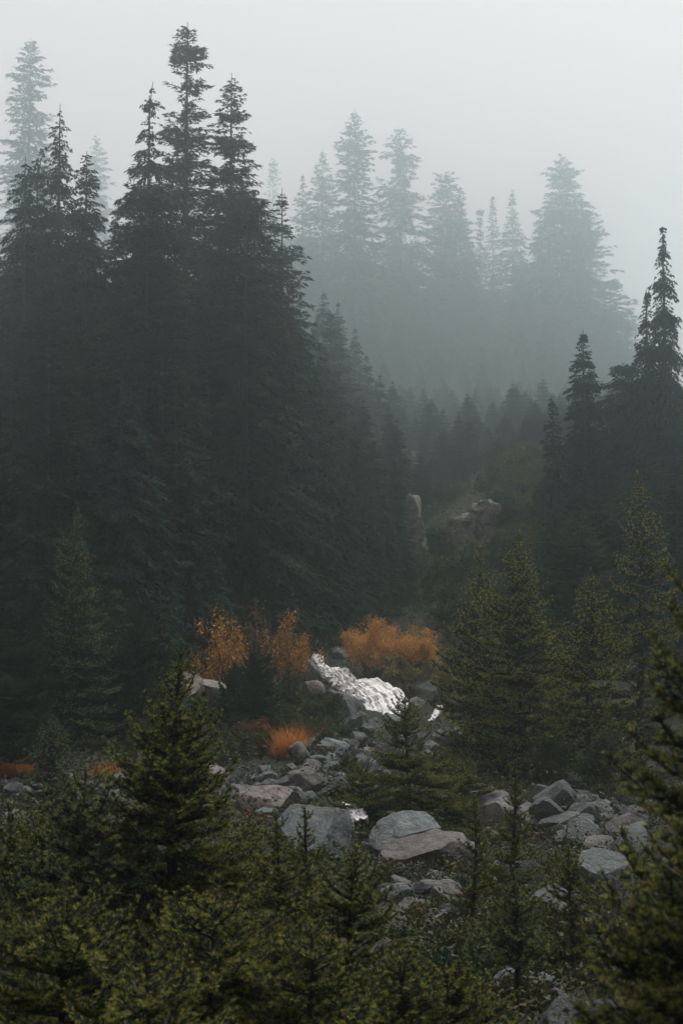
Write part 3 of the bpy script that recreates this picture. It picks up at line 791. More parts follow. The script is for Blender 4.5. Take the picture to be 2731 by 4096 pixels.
boulder('sloping pink slab leaning on the chipped pinkish boulder', 1215, 1838, 1925, 135, N_, 5, (0, 22), 0.8, cuts=6, planes=((0.1, -0.6, 0.75, 0.3),))
boulder('low pink-topped rock at the end of the pink slab', 1318, 1874, 1935, 135, N_, 6, (0, 10), 0.8)
boulder('dark angular boulder behind the pink slab', 1270, 1795, 1885, 125, K_, 7, (0, 6), 0.8, cuts=10)
boulder('dark rock peeping over the chipped pinkish boulder', 1105, 1803, 1850, 90, K_, 8)
boulder('large mottled grey boulder under the blurred fir boughs', 1390, 1962, 2085, 170, G_, 9, (0, 14), 0.8, res=ICO5)
boulder('brown-grey boulder low among undergrowth beside the small-fir stem', 1250, 2070, 2180, 150, N_, 10, (0, 18), 0.8, res=ICO5)
boulder('pink-brown rounded boulder with a lit shoulder', 612, 1796, 1868, 150, P_, 11, (0, 6), 0.8, res=ICO5, cuts=6)
boulder('dark wedge boulder with a pale rim in the rock pile', 700, 1772, 1832, 95, N_, 12, (0, 14), 0.9, cuts=10)
boulder('narrow slab leaning over the dark wedge boulder', 672, 1752, 1790, 62, N_, 13, (0, 22), 0.7, cuts=10)
boulder('pinkish-grey block on top of the rock pile', 500, 1762, 1812, 75, P_, 14, (0, 0), 0.9)
boulder('blue-grey block beside the pinkish block', 552, 1766, 1812, 58, G_, 15, (0, 10), 0.9)
boulder('pale pointed stone behind the rock pile', 606, 1760, 1796, 48, G_, 16)
boulder('round grey boulder beside the orange grass', 690, 1706, 1756, 58, N_, 17)
boulder('blue-grey boulder below the dark rock of the falls', 772, 1696, 1740, 84, G_, 18)
boulder('small rounded orange-pink stone below the falls', 842, 1718, 1752, 42, P_, 19)
boulder('leaning blue-grey slab above the dark wedge boulder', 722, 1738, 1780, 66, G_, 20, (0, -24), 0.7)
boulder('dark smooth rock at the edge of the pile under the fir bush', 778, 1778, 1836, 70, K_, 21)
boulder('small light-grey stone wedged above the flat-topped boulder', 712, 1818, 1842, 36, G_, 22)
boulder('flat grey stone between pink boulder and wedge boulder', 662, 1808, 1838, 56, G_, 23)
boulder('small grey stone against the red plants', 608, 1852, 1880, 60, G_, 24)
boulder('grey block left of the pinkish block', 458, 1770, 1815, 60, G_, 25)
boulder('pale stone hiding behind the foreground fir', 395, 1755, 1810, 60, G_, 26)
boulder('grey boulder beside the little orange grass tuft', 275, 1772, 1822, 62, G_, 27)
boulder('rounded bluish boulder near the orange grass', 62, 1788, 1860, 78, G_, 28, res=ICO5)
boulder('low grey boulder between the two foreground firs', 150, 1830, 1865, 90, N_, 29)
boulder('pale flat rock seen through the fir boughs', 40, 1862, 1900, 90, G_, 30)
boulder('grey boulder showing between dark foreground boughs', 272, 2040, 2110, 120, G_, 31)
boulder('half-hidden brown boulder with a light chipped face', 905, 2098, 2170, 100, N_, 32, (0, -14))
boulder('dark boulder behind the chipped brown one', 1010, 2108, 2165, 110, K_, 33)
boulder('small reddish stone under the tilted slab', 998, 2002, 2030, 48, N_, 34)
boulder('grey boulder at the very foot of the undergrowth', 722, 2298, 2400, 190, G_, 35, res=ICO5, d=None)
boulder('upright dark grey boulder under the blurred fir', 1285, 2296, 2420, 110, K_, 36, d=None)
boulder('second upright boulder beside the dark grey one under blurred fir', 1385, 2300, 2430, 120, K_, 37)
boulder('long low dark rock at the far side of the clearing', 1395, 1778, 1805, 150, K_, 38)
boulder('dark rock in the shade of the right-hand firs', 1425, 1690, 1730, 70, K_, 39)
boulder('pale wet rock gleaming between the right-hand firs', 1325, 1640, 1672, 56, G_, 40)
boulder('pinkish wet rock at the foot of the tallest bright fir', 1250, 1652, 1690, 60, N_, 41)
boulder('grey rock beneath the twin bright firs', 1175, 1705, 1750, 66, G_, 42)
boulder('brown-pink stone in the shade of the twin bright firs', 1050, 1738, 1775, 55, N_, 43)
# rocks of the cascade
boulder('big dark overhanging rock under the left of the white cascade', 778, 1592, 1700, 150, K_, 51, (0, 12), 0.7, res=ICO5, cuts=6, d=50.6, name='cascade_rock')
boulder('grey rounded rock at the foot of the cascade', 905, 1638, 1700, 100, G_, 52, (0, 6), 0.8, d=50.2, name='cascade_rock')
boulder('dark wet ledge right of the cascade', 985, 1556, 1630, 110, K_, 53, (0, 10), 0.9, name='cascade_rock', d=53.5)
boulder('brownish wet ledge below the green bush', 955, 1600, 1650, 70, N_, 54, (0, 8), 0.9, name='cascade_rock', d=52.3)
boulder('dark rock beside the thin side trickle', 1035, 1612, 1700, 70, K_, 55, name='cascade_rock', d=51.5)
boulder('pinkish ledge at the left lip of the cascade', 716, 1562, 1605, 66, P_, 56, (0, 10), 0.9, name='cascade_rock', d=52.6)
boulder('dark rock at the head of the cascade', 775, 1488, 1545, 80, K_, 57, name='cascade_rock', d=57.8)
boulder('grey rock left of the cascade head', 700, 1500, 1570, 60, G_, 58, name='cascade_rock', d=54.8)
boulder('dark boulder under the big overhanging cascade rock', 850, 1650, 1716, 90, K_, 59, name='cascade_rock', d=49.2)
# pink outcrop left
boulder('sunlit pink rock face behind the foreground fir tip', 415, 1538, 1612, 105, P_, 61, (0, -16), 0.9, name='rock_outcrop', res=ICO5, d=45.5)
boulder('pink ledge reaching towards the orange bush', 475, 1555, 1608, 95, P_, 62, (0, 4), 0.9, name='rock_outcrop', d=46.5)
# cliffs in the gully
def cliff(label, blocks, d, seed):
    """fractured face built of angular blocks (reading px: centre x, top, bottom, width)"""
    rng = np.random.default_rng(seed)
    parts = []
    for (bx, yt, yb, w) in blocks:
        a, b_ = at(bx * S, yt * S, d), at(bx * S, yb * S, d)
        W = w * S * d / FPX; Hh = a.z - b_.z
        me = rock_mesh(int(rng.integers(9999)), (W * 1.35, W * 1.6, Hh * 1.45), M['cliff'], CUBE, 8, 0.05, 0.95)
        V = np.zeros(len(me.vertices) * 3, dtype=np.float32); me.vertices.foreach_get('co', V); V = V.reshape(-1, 3)
        an = R(rng.uniform(-9, 9)); V = V @ np.array([[math.cos(an), 0, math.sin(an)], [0, 1, 0], [-math.sin(an), 0, math.cos(an)]])
        parts.append((V + np.array([a.x, d + rng.uniform(-.12, .12) + W * .5, (a.z + b_.z) / 2]), CUBE[1])); bpy.data.meshes.remove(me)
    V, F = join(parts)
    tag(link('rock_cliff', make_mesh('rock_cliff', V, F, M['cliff'], smooth=True, sharp=R(30))), label, 'cliff')
cliff('narrow reddish rock pillar rising among the dark trees', [(946, 1146, 1200, 34), (955, 1186, 1236, 30), (948, 1215, 1262, 26), (962, 1240, 1300, 30), (956, 1262, 1320, 24), (970, 1285, 1335, 32), (984, 1318, 1352, 30), (974, 1335, 1420, 60)], 80, 3)
_cd = hit(1085 * S, 1275 * S).y
_r = np.random.default_rng(17)
cliff('broken reddish cliff face at the head of the gully', [(1120, 1152, 1178, 34), (1096, 1160, 1186, 30), (1138, 1160, 1184, 22)]
      + [(np.interp(yy, [1175, 1260], [1088, 1075]) + _r.uniform(-42, 42), yy, yy + _r.uniform(26, 56), _r.uniform(20, 40)) for yy in np.linspace(1178, 1262, 17)], _cd, 7)

# the jumbled rock pile
rng = np.random.default_rng(61)
for (x0, x1, y0, y1, cnt, wa, wb) in ((440, 700, 1790, 1850, 30, 30, 62), (690, 880, 1720, 1850, 34, 28, 64), (1290, 1490, 1790, 1960, 40, 30, 78), (840, 1080, 1680, 1790, 24, 26, 60),
                                    (0, 320, 1800, 1900, 18, 30, 70), (820, 1300, 2010, 2190, 24, 50, 130), (640, 1330, 2210, 2340, 10, 50, 110), (1080, 1500, 1840, 2000, 16, 60, 120), (560, 900, 1690, 1780, 12, 40, 80), (1060, 1240, 1720, 1800, 10, 26, 54)):
    for i in range(cnt):
        yb = rng.uniform(y0, y1); w = rng.uniform(wa, wb)
        boulder('angular rock of the jumbled pile between the larger boulders', rng.uniform(x0, x1), yb - w * rng.uniform(.45, .75), yb, w, ((K_, K_, N_, K_, G_, K_, K_) if x0 > 1000 else (G_, G_, N_, K_, K_, N_, K_))[rng.integers(7)], 700 + int(rng.integers(9000)),
                (rng.normal(0, 14), rng.normal(0, 16)), rng.uniform(.7, 1), group='rocks of the jumbled pile', res=ICO3, cuts=11, rz=rng.uniform(-60, 60))
# loose stones of the creek bed
rng = np.random.default_rng(77)
STONE = [rock_mesh(400 + i, (1, rng.uniform(.7, 1), rng.uniform(.45, .7)), (G_, K_, N_, N_, K_)[i % 5], ICO2, 7, 0.05) for i in range(10)]
zones = [(440, 830, 1770, 1880, 70), (0, 300, 1790, 1910, 40), (1290, 1500, 1780, 1940, 70), (820, 1060, 1700, 1800, 24), (860, 1300, 1990, 2200, 36), (640, 1330, 2200, 2330, 20)]
for (x0, x1, y0, y1, cnt) in zones:
    for i in range(cnt):
        p = hit(rng.uniform(x0, x1) * S, rng.uniform(y0, y1) * S)
        w = rng.uniform(10, 34) * p.y / FPX * S
        o = link('loose_stone', STONE[rng.integers(10)], None, (p.x, p.y, p.z + w * 0.12))
        o.scale = (w, w, w * rng.uniform(.8, 1.2)); o.rotation_euler = (rng.normal(0, .25), rng.normal(0, .25), rng.uniform(0, 6.28))
        tag(o, 'small loose stone lying among the boulders', 'stone', 'loose stones of the creek bed')

# low broadleaf bushes on the slopes
def bush_variant(seed, mat, n=2600, leaf=0.12):
    rng = np.random.default_rng(seed)
    P = []
    for c in range(22):
        a, r_ = rng.uniform(0, 6.28), math.sqrt(rng.random()) * .8
        P.append(np.array([math.cos(a) * r_, math.sin(a) * r_, rng.uniform(.2, .95) * (1 - .4 * r_)]) + unit(rng.normal(size=(n // 22, 3))) * (rng.random((n // 22, 1)) ** .5) * rng.uniform(.16, .34))
    P = np.concatenate(P); P[:, 2] = np.maximum(P[:, 2], .02)
    V, F = leaf_cloud(P, rng, leaf, .5, .2)
    fm = make_mesh('foliage', V, F, mat, {'tint': np.repeat(rng.random(len(P)), 4), 'rnd': np.repeat(np.clip(np.repeat(rng.random(22), n // 22) + rng.normal(0, .12, len(P)), 0, 1), 4)})
    st = [tube(np.array([[0, 0, -.1], [math.cos(a) * .2, math.sin(a) * .2, .4], [math.cos(a) * .55, math.sin(a) * .55, .8]]), np.array([.03, .02, .008]), 5) for a in rng.uniform(0, 6.28, 6)]
    V, F = join(st)
    return fm, make_mesh('stems', V, F, M['twig'], smooth=True)
def leaf_cloud(P, rng, size, aspect=0.5, upness=0.2, dirs=None):
    n_ = len(P)
    d = unit(rng.normal(size=(n_, 3)) + np.array([0, 0, upness])) if dirs is None else unit(dirs + rng.normal(size=(n_, 3)) * 0.35)
    w = unit(np.cross(d, rng.normal(size=(n_, 3))))
    l = size * rng.uniform(.6, 1.3, n_)
    md = P + d * (l * .5)[:, None]; ww = w * (l * aspect / 2)[:, None]
    V = np.stack([P, md - ww, md + ww, P + d * l[:, None]], 1).reshape(-1, 3)
    b4 = np.arange(n_)[:, None] * 4
    return V, np.concatenate([b4 + [[0, 1, 2]], b4 + [[1, 3, 2]]])
rng = np.random.default_rng(303)
BV = [bush_variant(500 + i, m_) for i, m_ in enumerate((M['shrub_green'], M['shrub_green'], M['con_olive'], M['shrub_rust']))]
def low_bush(name, label, group, sx, sy, size, pick):
    p = hit(sx * S, sy * S)
    fm, sm = BV[pick]
    root = bpy.data.objects.new(name, None); root.location = p; root.rotation_euler = (0, 0, rng.uniform(0, 6.28)); root.empty_display_size = .2
    sc_ = size * rng.uniform(.75, 1.25); root.scale = (sc_, sc_, sc_ * rng.uniform(.8, 1.15))
    col.objects.link(root); tag(root, label, 'bush', group)
    link('foliage', fm, root); link('stems', sm, root)
for i in range(150):
    sx, sy = rng.uniform(700, 1500), rng.uniform(1060, 1470)
    if 780 < sx < 1030 and sy > 1420: continue
    if sx > 1120 and sy > 1300: continue
    if 900 < sx < 1150 and 1120 < sy < 1275 and rng.random() < .8: continue
    low_bush('slope_bush', 'low bush on the open gully slope above the cascade', 'bushes on the gully slope', sx, sy, 1.15, int(rng.choice([0, 1, 2])))
for i in range(40):
    low_bush('slope_bush', 'low bush on the open gully slope above the cascade', 'bushes on the gully slope', rng.uniform(1145, 1265), rng.uniform(1070, 1200), 1.2, int(rng.choice([0, 1, 2])))
for i in range(46):
    low_bush('bank_bush', 'leafy olive bush in the thicket beside the cascade', 'bushes in the cascade thicket', rng.uniform(300, 760), rng.uniform(1610, 1765), 0.62, int(rng.choice([0, 1, 2, 3], p=[.4, .35, .15, .1])))
for i in range(34):
    low_bush('floor_bush', 'dark low bush hugging the boulder-strewn floor', 'low bushes among the boulders', rng.uniform(780, 1560), rng.uniform(1990, 2340), 0.30, int(rng.choice([0, 1, 2], p=[.4, .3, .3])))
for i in range(26):
    low_bush('bank_bush', 'shaded bush under the bright firs', 'bushes under the bright firs', rng.uniform(1020, 1480), rng.uniform(1680, 1800), 0.5, int(rng.choice([0, 1, 2], p=[.4, .3, .3])))

# ------------------------------------------------------------------ falling water
def water_sheet(name, label, Lp, Rp, d0, d1, nr, nc, seed, bulge=0.25, foam0=1.16, strands=0):
    """water between two banks (Lp, Rp: reading px, top to bottom); d0/d1 = distance at head and foot"""
    def res(P, n):
        P = np.array(P, float); q = np.concatenate([[0], np.cumsum(np.linalg.norm(np.diff(P, axis=0), axis=1))]); q /= q[-1]
        t = np.linspace(0, 1, n); return np.stack([np.interp(t, q, P[:, 0]), np.interp(t, q, P[:, 1])], -1)
    A, B = res(Lp, nr), res(Rp, nr)
    jt = np.linspace(0, 1, nr) * 46
    for E, sd in ((A, 3.0), (B, 8.0)):
        E += 5.0 * np.stack([vnoise(jt, sd, seed), vnoise(jt, sd + 9, seed)], -1) * min(1, abs(Rp[-1][0] - Lp[-1][0]) / 80)
    V = np.zeros((nr, nc, 3)); Fm = np.zeros((nr, nc))
    u = np.linspace(0, 1, nc); t = np.linspace(0, 1, nr)
    for i in range(nr):
        d = d0 + (d1 - d0) * t[i]
        for j in range(nc):
            e = A[i] * (1 - u[j]) + B[i] * u[j]
            V[i, j] = at(e[0] * S, e[1] * S, d - bulge * math.sin(math.pi * u[j]))
    tt, uu = np.meshgrid(t, u, indexing='ij')
    strand = fbm(uu * 9 + seed, tt * 4.5, 1.0, 5)
    chunk = fbm(uu * 34 + 3 * strand, tt * 22 + seed, 4.0, 4)
    edge = np.minimum(uu, 1 - uu)
    V[..., 1] -= 0.15 * fbm(uu * 9 + seed + 1.5 * tt, tt * 1.3, 1.0, 3) + 0.045 * fbm(uu * 30, tt * 30, 6.0, 2)
    V[..., 2] += 0.04 * fbm(uu * 28, tt * 28, 9.0, 2) + 0.04 * fbm(uu * 9 + seed, tt * 1.5, 5.0, 2) - 0.25 * np.clip((0.06 - edge) / 0.06, 0, 1)
    V[..., 0] += 0.03 * fbm(uu * 13, tt * 11 + 3, 7.0, 3)
    V[..., 1] += 0.35 * np.clip((0.08 - edge) / 0.08, 0, 1) ** 2
    Fm = foam0 - 0.42 + 0.75 * strand + 0.3 * chunk
    Fm = Fm - 0.34 * np.clip((uu - .45) / .2, 0, 1) * np.clip((tt - .42) / .15, 0, 1) * np.clip((.98 - tt) / .12, 0, 1)
    ii = (np.arange(nr - 1)[:, None] * nc + np.arange(nc - 1)[None]).ravel()
    F = np.stack([ii, ii + nc, ii + nc + 1, ii + 1], -1)
    span = max(abs(Rp[-1][0] - Lp[-1][0]), 14)
    o = link(name, make_mesh(name, V.reshape(-1, 3), F, M['water'], {'foam': Fm.ravel(), 'across': (uu * span * 0.30).ravel(), 'along': (tt * 15 * len(Lp) / 7).ravel()}, smooth=True))
    tag(o, label, 'waterfall', kind='structure')
    return o
water_sheet('waterfall', 'white cascade tumbling over dark rocks', [(713, 1504), (722, 1530), (742, 1562), (775, 1592), (815, 1612), (832, 1634), (842, 1655)],
            [(738, 1506), (756, 1540), (795, 1531), (826, 1562), (862, 1554), (905, 1570), (932, 1588), (944, 1614), (938, 1642)], 56.4, 51.2, 160, 130, 3)
water_sheet('side_trickle', 'thin white trickle beside the cascade', [(1004, 1614), (992, 1640), (972, 1668), (966, 1695)], [(1016, 1618), (1008, 1645), (992, 1672), (984, 1698)], 51.6, 50.0, 40, 14, 9, 0.1, 0.72)
water_sheet('creek', 'white run of water between boulders', [(780, 1846), (800, 1868), (812, 1884)], [(800, 1848), (838, 1862), (848, 1880)], 29.2, 27.4, 24, 16, 12, 0.08, 0.72)

# ------------------------------------------------------------------ deciduous shrubs, grasses, herbs
def leaf_cloud(P, rng, size, aspect=0.5, upness=0.2, dirs=None):
    n_ = len(P)
    d = unit(rng.normal(size=(n_, 3)) + np.array([0, 0, upness])) if dirs is None else unit(dirs + rng.normal(size=(n_, 3)) * 0.35)
    w = unit(np.cross(d, rng.normal(size=(n_, 3))))
    l = size * rng.uniform(.6, 1.3, n_)
    md = P + d * (l * .5)[:, None]; ww = w * (l * aspect / 2)[:, None]
    V = np.stack([P, md - ww, md + ww, P + d * l[:, None]], 1).reshape(-1, 3)
    b4 = np.arange(n_)[:, None] * 4
    return V, np.concatenate([b4 + [[0, 1, 2]], b4 + [[1, 3, 2]]])
def shrub(name, label, x0, x1, y0, ybase, mat, seed, d=None, n=5000, leaf=0.07, stems=12, clumps=24, cat='bush', group=None, upright=0.2, aspect=0.5, depth=0.8, erect=False):
    """leafy bush filling the reading box x0..x1, y0..ybase"""
    rng = np.random.default_rng(seed)
    if mat is SG or mat is SY: n, leaf = int(n * 1.5), leaf * 1.3
    cx = (x0 + x1) / 2
    p = hit(cx * S, ybase * S) if d is None else None
    d = p.y if p is not None else d
    k = d / FPX * S
    xw = (cx * S - CX) / FPX * d
    zb = float(ground(xw, d))
    W = (x1 - x0) * k / 2; H = max(at(cx * S, y0 * S, d).z - zb, 0.5 * (ybase - y0) * k)
    root = bpy.data.objects.new(name, None); root.location = (xw, d, zb); root.empty_display_size = .2
    col.objects.link(root); tag(root, label, cat, group)
    tips, Pl, Dl, rn, tn = [], [], [], [], []
    for i in range(stems):
        a, r_ = rng.uniform(0, 6.28), math.sqrt(rng.random())
        e = np.array([math.cos(a) * r_ * W * .85, math.sin(a) * r_ * W * depth * .85, H * rng.uniform(.6, .98) * (1 - .35 * r_ ** 2)])
        b0 = np.array([e[0] * (.72 if erect else .2), e[1] * (.72 if erect else .2), -.05])
        q = np.linspace(0, 1, 6)[:, None]
        pts = b0 * (1 - q) + e * q + np.concatenate([np.zeros((1, 3)), rng.normal(0, .04 * H, (5, 3)) * (0.4 if erect else 1)])
        Vt, Ft = tube(pts, np.linspace(.018, .005, 6) * (0.6 + H * .3), 5)
        link('stem', make_mesh('stem', Vt, Ft, M['twig'], smooth=True), root)
        tips.append(pts)
    per = n // clumps
    for c in range(clumps):
        pts = tips[c % stems]
        if erect:
            s = rng.uniform(.15, 1, per)
            jj = np.clip(s * 5, 0, 4.999); j0 = jj.astype(int); f = (jj - j0)[:, None]
            # many fine shoots round the stem
            off = rng.normal(0, .30, (max(per // 40, 1), 3)) * np.array([W * .5, W * .4, H * .16])
            oo = off[rng.integers(len(off), size=per)] * (0.35 + 0.65 * s[:, None])
            P = pts[j0] * (1 - f) + pts[j0 + 1] * f + oo
            P[:, 2] *= 0.72 + 0.3 * (1 - np.clip(np.abs(oo[:, 0]) / (W + 1e-6), 0, 1)) + rng.uniform(-.04, .04, per)
            Dl.append(np.tile([0, 0, 1.0], (per, 1)))
            tn.append(np.clip(s + rng.normal(0, .15, per), 0, 1))
        else:
            ctr = pts[-1] * rng.uniform(.55, 1.0) + rng.normal(0, .06 * H, 3)
            rad = np.array([W * .24, W * .24 * depth, H * .13]) * rng.uniform(.6, 1.3)
            u3 = unit(rng.normal(size=(per, 3))) * (rng.random(per) ** .45)[:, None]
            P = ctr + u3 * rad + rng.normal(0, .02 * H, (per, 3))
            Dl.append(rng.normal(size=(per, 3)) + np.array([0, 0, upright]))
            tn.append(np.clip(rng.random(per), 0, 1))
        Pl.append(P); rn.append(np.full(per, np.clip(rng.random() * .7 + .15, 0, 1)) + rng.normal(0, .12, per))
    P = np.concatenate(Pl); P[:, 2] = np.maximum(P[:, 2], 0.03)
    V, Fc = leaf_cloud(P, rng, leaf, aspect, upright, np.concatenate(Dl))
    link('foliage', make_mesh('foliage', V, Fc, mat, {'tint': np.repeat(np.concatenate(tn), 4), 'rnd': np.clip(np.repeat(np.concatenate(rn), 4), 0, 1)}), root)
    return root
OR, RU, SG, SY, WO = M['shrub_orange'], M['shrub_rust'], M['shrub_green'], M['shrub_yellow'], M['willow_orange']
shrub('orange_bush', 'tall bright orange leafy bush left of the cascade', 452, 572, 1360, 1585, OR, 1, d=49.5, n=4200, clumps=52, stems=18, leaf=0.08)
shrub('orange_bush', 'rust-orange bush at the left lip of the cascade', 608, 718, 1388, 1560, OR, 2, d=52, n=3800, clumps=44, stems=16, leaf=0.075)
shrub('orange_bush', 'thin rusty bush between the two orange bushes', 560, 640, 1352, 1560, RU, 3, d=51, n=2200, clumps=22, leaf=0.075)
shrub('rust_bush', 'rusty-brown bush beside the low orange grass', 525, 620, 1640, 1760, RU, 4, d=43.5, n=2600, clumps=24, leaf=0.06)
shrub('willow_bush', 'dense rounded orange willow above the cascade', 780, 935, 1424, 1560, WO, 5, d=55.0, n=15000, stems=30, clumps=110, leaf=0.075, aspect=.32, upright=1.6)
shrub('willow_bush', 'duller orange willow trailing from the dense one', 872, 1035, 1438, 1560, WO, 6, d=55.6, n=11000, stems=24, clumps=80, leaf=0.075, aspect=.32, upright=1.6)
shrub('green_bush', 'yellow-green bush just right above the cascade', 872, 985, 1498, 1590, SY, 7, d=53.6, n=4200, clumps=24, leaf=0.07)
shrub('green_bush', 'small yellow-green bush on the dark wet ledge', 992, 1040, 1532, 1580, SY, 8, d=53.0, n=1600, clumps=12, leaf=0.06)
shrub('green_bush', 'dull green bush behind the duller orange willow', 985, 1100, 1455, 1600, SG, 9, d=60, n=3800, clumps=44, stems=16, leaf=0.075)
shrub('green_bush', 'dark green bush at the head of the cascade', 735, 790, 1462, 1530, SG, 10, d=60, n=1600, clumps=14, leaf=0.07)
shrub('green_bush', 'leafy green bush hanging over the dark cascade rock', 690, 800, 1590, 1730, SG, 11, d=48, n=5200, clumps=34, leaf=0.055)
shrub('green_bush', 'olive bush in front of the rusty bush', 612, 710, 1610, 1750, SG, 12, d=46, n=5200, clumps=34, leaf=0.055)
shrub('green_bush', 'grey-green bush under the tall orange bush', 560, 640, 1560, 1700, SG, 13, d=47, n=4200, clumps=30, leaf=0.055)
shrub('green_bush', 'wide olive bush beside the pink rock', 480, 560, 1600, 1740, SG, 14, d=44, n=3800, clumps=30, leaf=0.055)
shrub('green_bush', 'dark leafy bush between the slender fir and pink rock', 300, 400, 1540, 1720, SG, 15, d=44, n=4200, clumps=30, leaf=0.055)
shrub('green_bush', 'low olive bush beside the small orange tuft', 290, 380, 1660, 1780, SG, 16, d=41, n=3600, clumps=26, leaf=0.05)
shrub('green_bush', 'shining green bush in the shade by the blurred fir', 1320, 1440, 1660, 1800, SG, 17, d=33, n=4600, clumps=30, leaf=0.045)
shrub('green_bush', 'dark undergrowth bush beneath the bright firs', 1200, 1330, 1680, 1790, SG, 18, d=35, n=4200, clumps=30, leaf=0.045)
shrub('green_bush', 'low herb bush above the round orange-pink stone', 755, 835, 1735, 1800, SG, 19, d=38, n=2400, clumps=20, leaf=0.045)
shrub('red_herb', 'red-leaved herb between pink boulder and flat-topped boulder', 555, 600, 1852, 1890, M['herb_red'], 20, n=500, clumps=8, stems=6, leaf=0.05, cat='plant')
shrub('red_herb', 'dark red herb patch below the round orange-pink stone', 850, 905, 1712, 1740, M['shrub_rust'], 21, n=700, clumps=8, stems=6, leaf=0.05, cat='plant')

def tuft(name, label, x0, x1, y0, ybase, mat, seed, n=220, wid=0.012, cat='grass tuft', d=None, group=None, lean=0.3):
    rng = np.random.default_rng(seed)
    cx = (x0 + x1) / 2
    p = hit(cx * S, ybase * S, d0=8) if d is None else Vector(((cx * S - CX) / FPX * d, d, float(ground((cx * S - CX) / FPX * d, d))))
    k = p.y / FPX * S
    W, H = (x1 - x0) * k / 2, (ybase - y0) * k
    b = np.stack([rng.uniform(-1, 1, n) * W, rng.uniform(-1, 1, n) * W * .6, np.full(n, -.02)], -1)
    h = H * rng.uniform(.45, 1.05, n)
    h = h * np.clip(0.75 + 0.5 * vnoise(b[:, 0] * 5 / (W + .01), seed, 1.0), .35, 1.2)
    tip = b + np.stack([rng.normal(0, lean, n) * h, rng.normal(0, lean, n) * h, h], -1)
    md = (b + tip) / 2 + np.stack([0 * h, 0 * h, .08 * h], -1)
    w = unit(np.stack([rng.normal(size=n), rng.normal(size=n), 0 * h], -1)) * wid
    V = np.stack([b - w, b + w, md + w * .8, md - w * .8, tip], 1).reshape(-1, 3)
    q = np.arange(n)[:, None] * 5
    F = np.concatenate([q + [[0, 1, 2]], q + [[0, 2, 3]], q + [[3, 2, 4]]])
    o = link(name, make_mesh(name, V, F, mat, {'tint': np.tile([0.1, .1, .6, .6, 1.0], n), 'rnd': np.repeat(rng.random(n), 5)}), None, p)
    tag(o, label, cat, group)
    return o
GO = M['grass_orange']
tuft('grass_tuft', 'bright orange grass slope above the rock pile', 595, 640, 1712, 1760, GO, 1, 900, 0.009, d=43, lean=0.42)
tuft('grass_tuft', 'brightest orange grass clump beside the round grey boulder', 635, 682, 1698, 1772, GO, 2, 1100, 0.009, d=42, lean=0.42)
tuft('grass_tuft', 'little orange tuft beside the bluish stones', 222, 272, 1745, 1795, GO, 3, 800, 0.008, d=37, lean=0.42)
tuft('grass_tuft', 'wide orange grass patch by the rounded bluish boulder', 0, 72, 1752, 1805, GO, 4, 1000, 0.008, d=37, lean=0.42)
tuft('grass_tuft', 'dry straw stalks in front of the chipped brown boulder', 935, 1000, 2085, 2175, M['straw'], 5, 26, 0.006)
tuft('grass_tuft', 'thin green grass blades beside the tilted slab', 1060, 1110, 1950, 2040, M['herb'], 6, 30, 0.008)

# ground cover: herbs, moss cushions and litter over the near floor
rng = np.random.default_rng(99)
def cover(name, label, n, mat, size, yr, xr, seed, tall_=0.12):
    rng = np.random.default_rng(seed)
    y = yr[0] + (yr[1] - yr[0]) * rng.random(n) ** 1.0
    x = y * rng.uniform(xr[0], xr[1], n)
    keep = vnoise(x * 0.7 + seed, y * 0.7, 3.0) + rng.normal(0, .35, n) > -0.15
    for (kx, ky, kr) in KEEP:
        if yr[0] - 2 < ky < yr[1] + 2: keep &= (x - kx) ** 2 + (y - ky) ** 2 > (kr * 0.92) ** 2
    x, y = x[keep], y[keep]
    hgt = rng.random(len(x)) ** 1.5 * tall_ * (0.5 + 1.2 * (vnoise(x * 1.3, y * 1.3, seed) * .5 + .5))
    P = np.stack([x, y, ground(x, y) + hgt], -1)
    dirs = np.stack([rng.normal(size=len(x)), rng.normal(size=len(x)), rng.uniform(.0, 1.0, len(x))], -1)
    V, F = leaf_cloud(P, rng, size, .45, .2, dirs)
    o = link(name, make_mesh(name, V, F, mat, {'tint': np.repeat(rng.random(len(P)) ** 1.5, 4), 'rnd': np.repeat(np.clip(.5 + .5 * vnoise(x, y, 8.0) + rng.normal(0, .2, len(x)), 0, 1), 4)}))
    tag(o, label, 'plants', kind='stuff')
cover('undergrowth', 'low dark herbs and moss between the near boulders', 170000, M['herb'], 0.066, (8, 30), (-0.24, 0.24), 1, 0.30)
cover('ground_cover', 'low green plants on the creek bank', 110000, M['herb'], 0.095, (28, 66), (-0.24, 0.24), 2, 0.40)
cover('hillside_cover', 'low fern and heather on the steep bank', 60000, M['shrub_green'], 0.12, (54, 90), (-0.02, 0.22), 3, 0.5)

# fallen stick
p0, p1 = hit(1385 * S, 2168 * S), hit(1540 * S, 2118 * S)
q = np.linspace(0, 1, 8)[:, None]
pts = np.array(p0) * (1 - q) + np.array(p1) * q + np.array([0, 0, .12]) + np.random.default_rng(3).normal(0, .012, (8, 3))
Vt, Ft = tube(pts, np.linspace(.022, .035, 8), 7)
tag(link('fallen_branch', make_mesh('fallen_branch', Vt, Ft, M['deadwood'], smooth=True)), 'bare grey fallen branch lying in the shade of the blurred fir', 'branch')

# ------------------------------------------------------------------ young firs, each with its own boughs
Y = young_fir
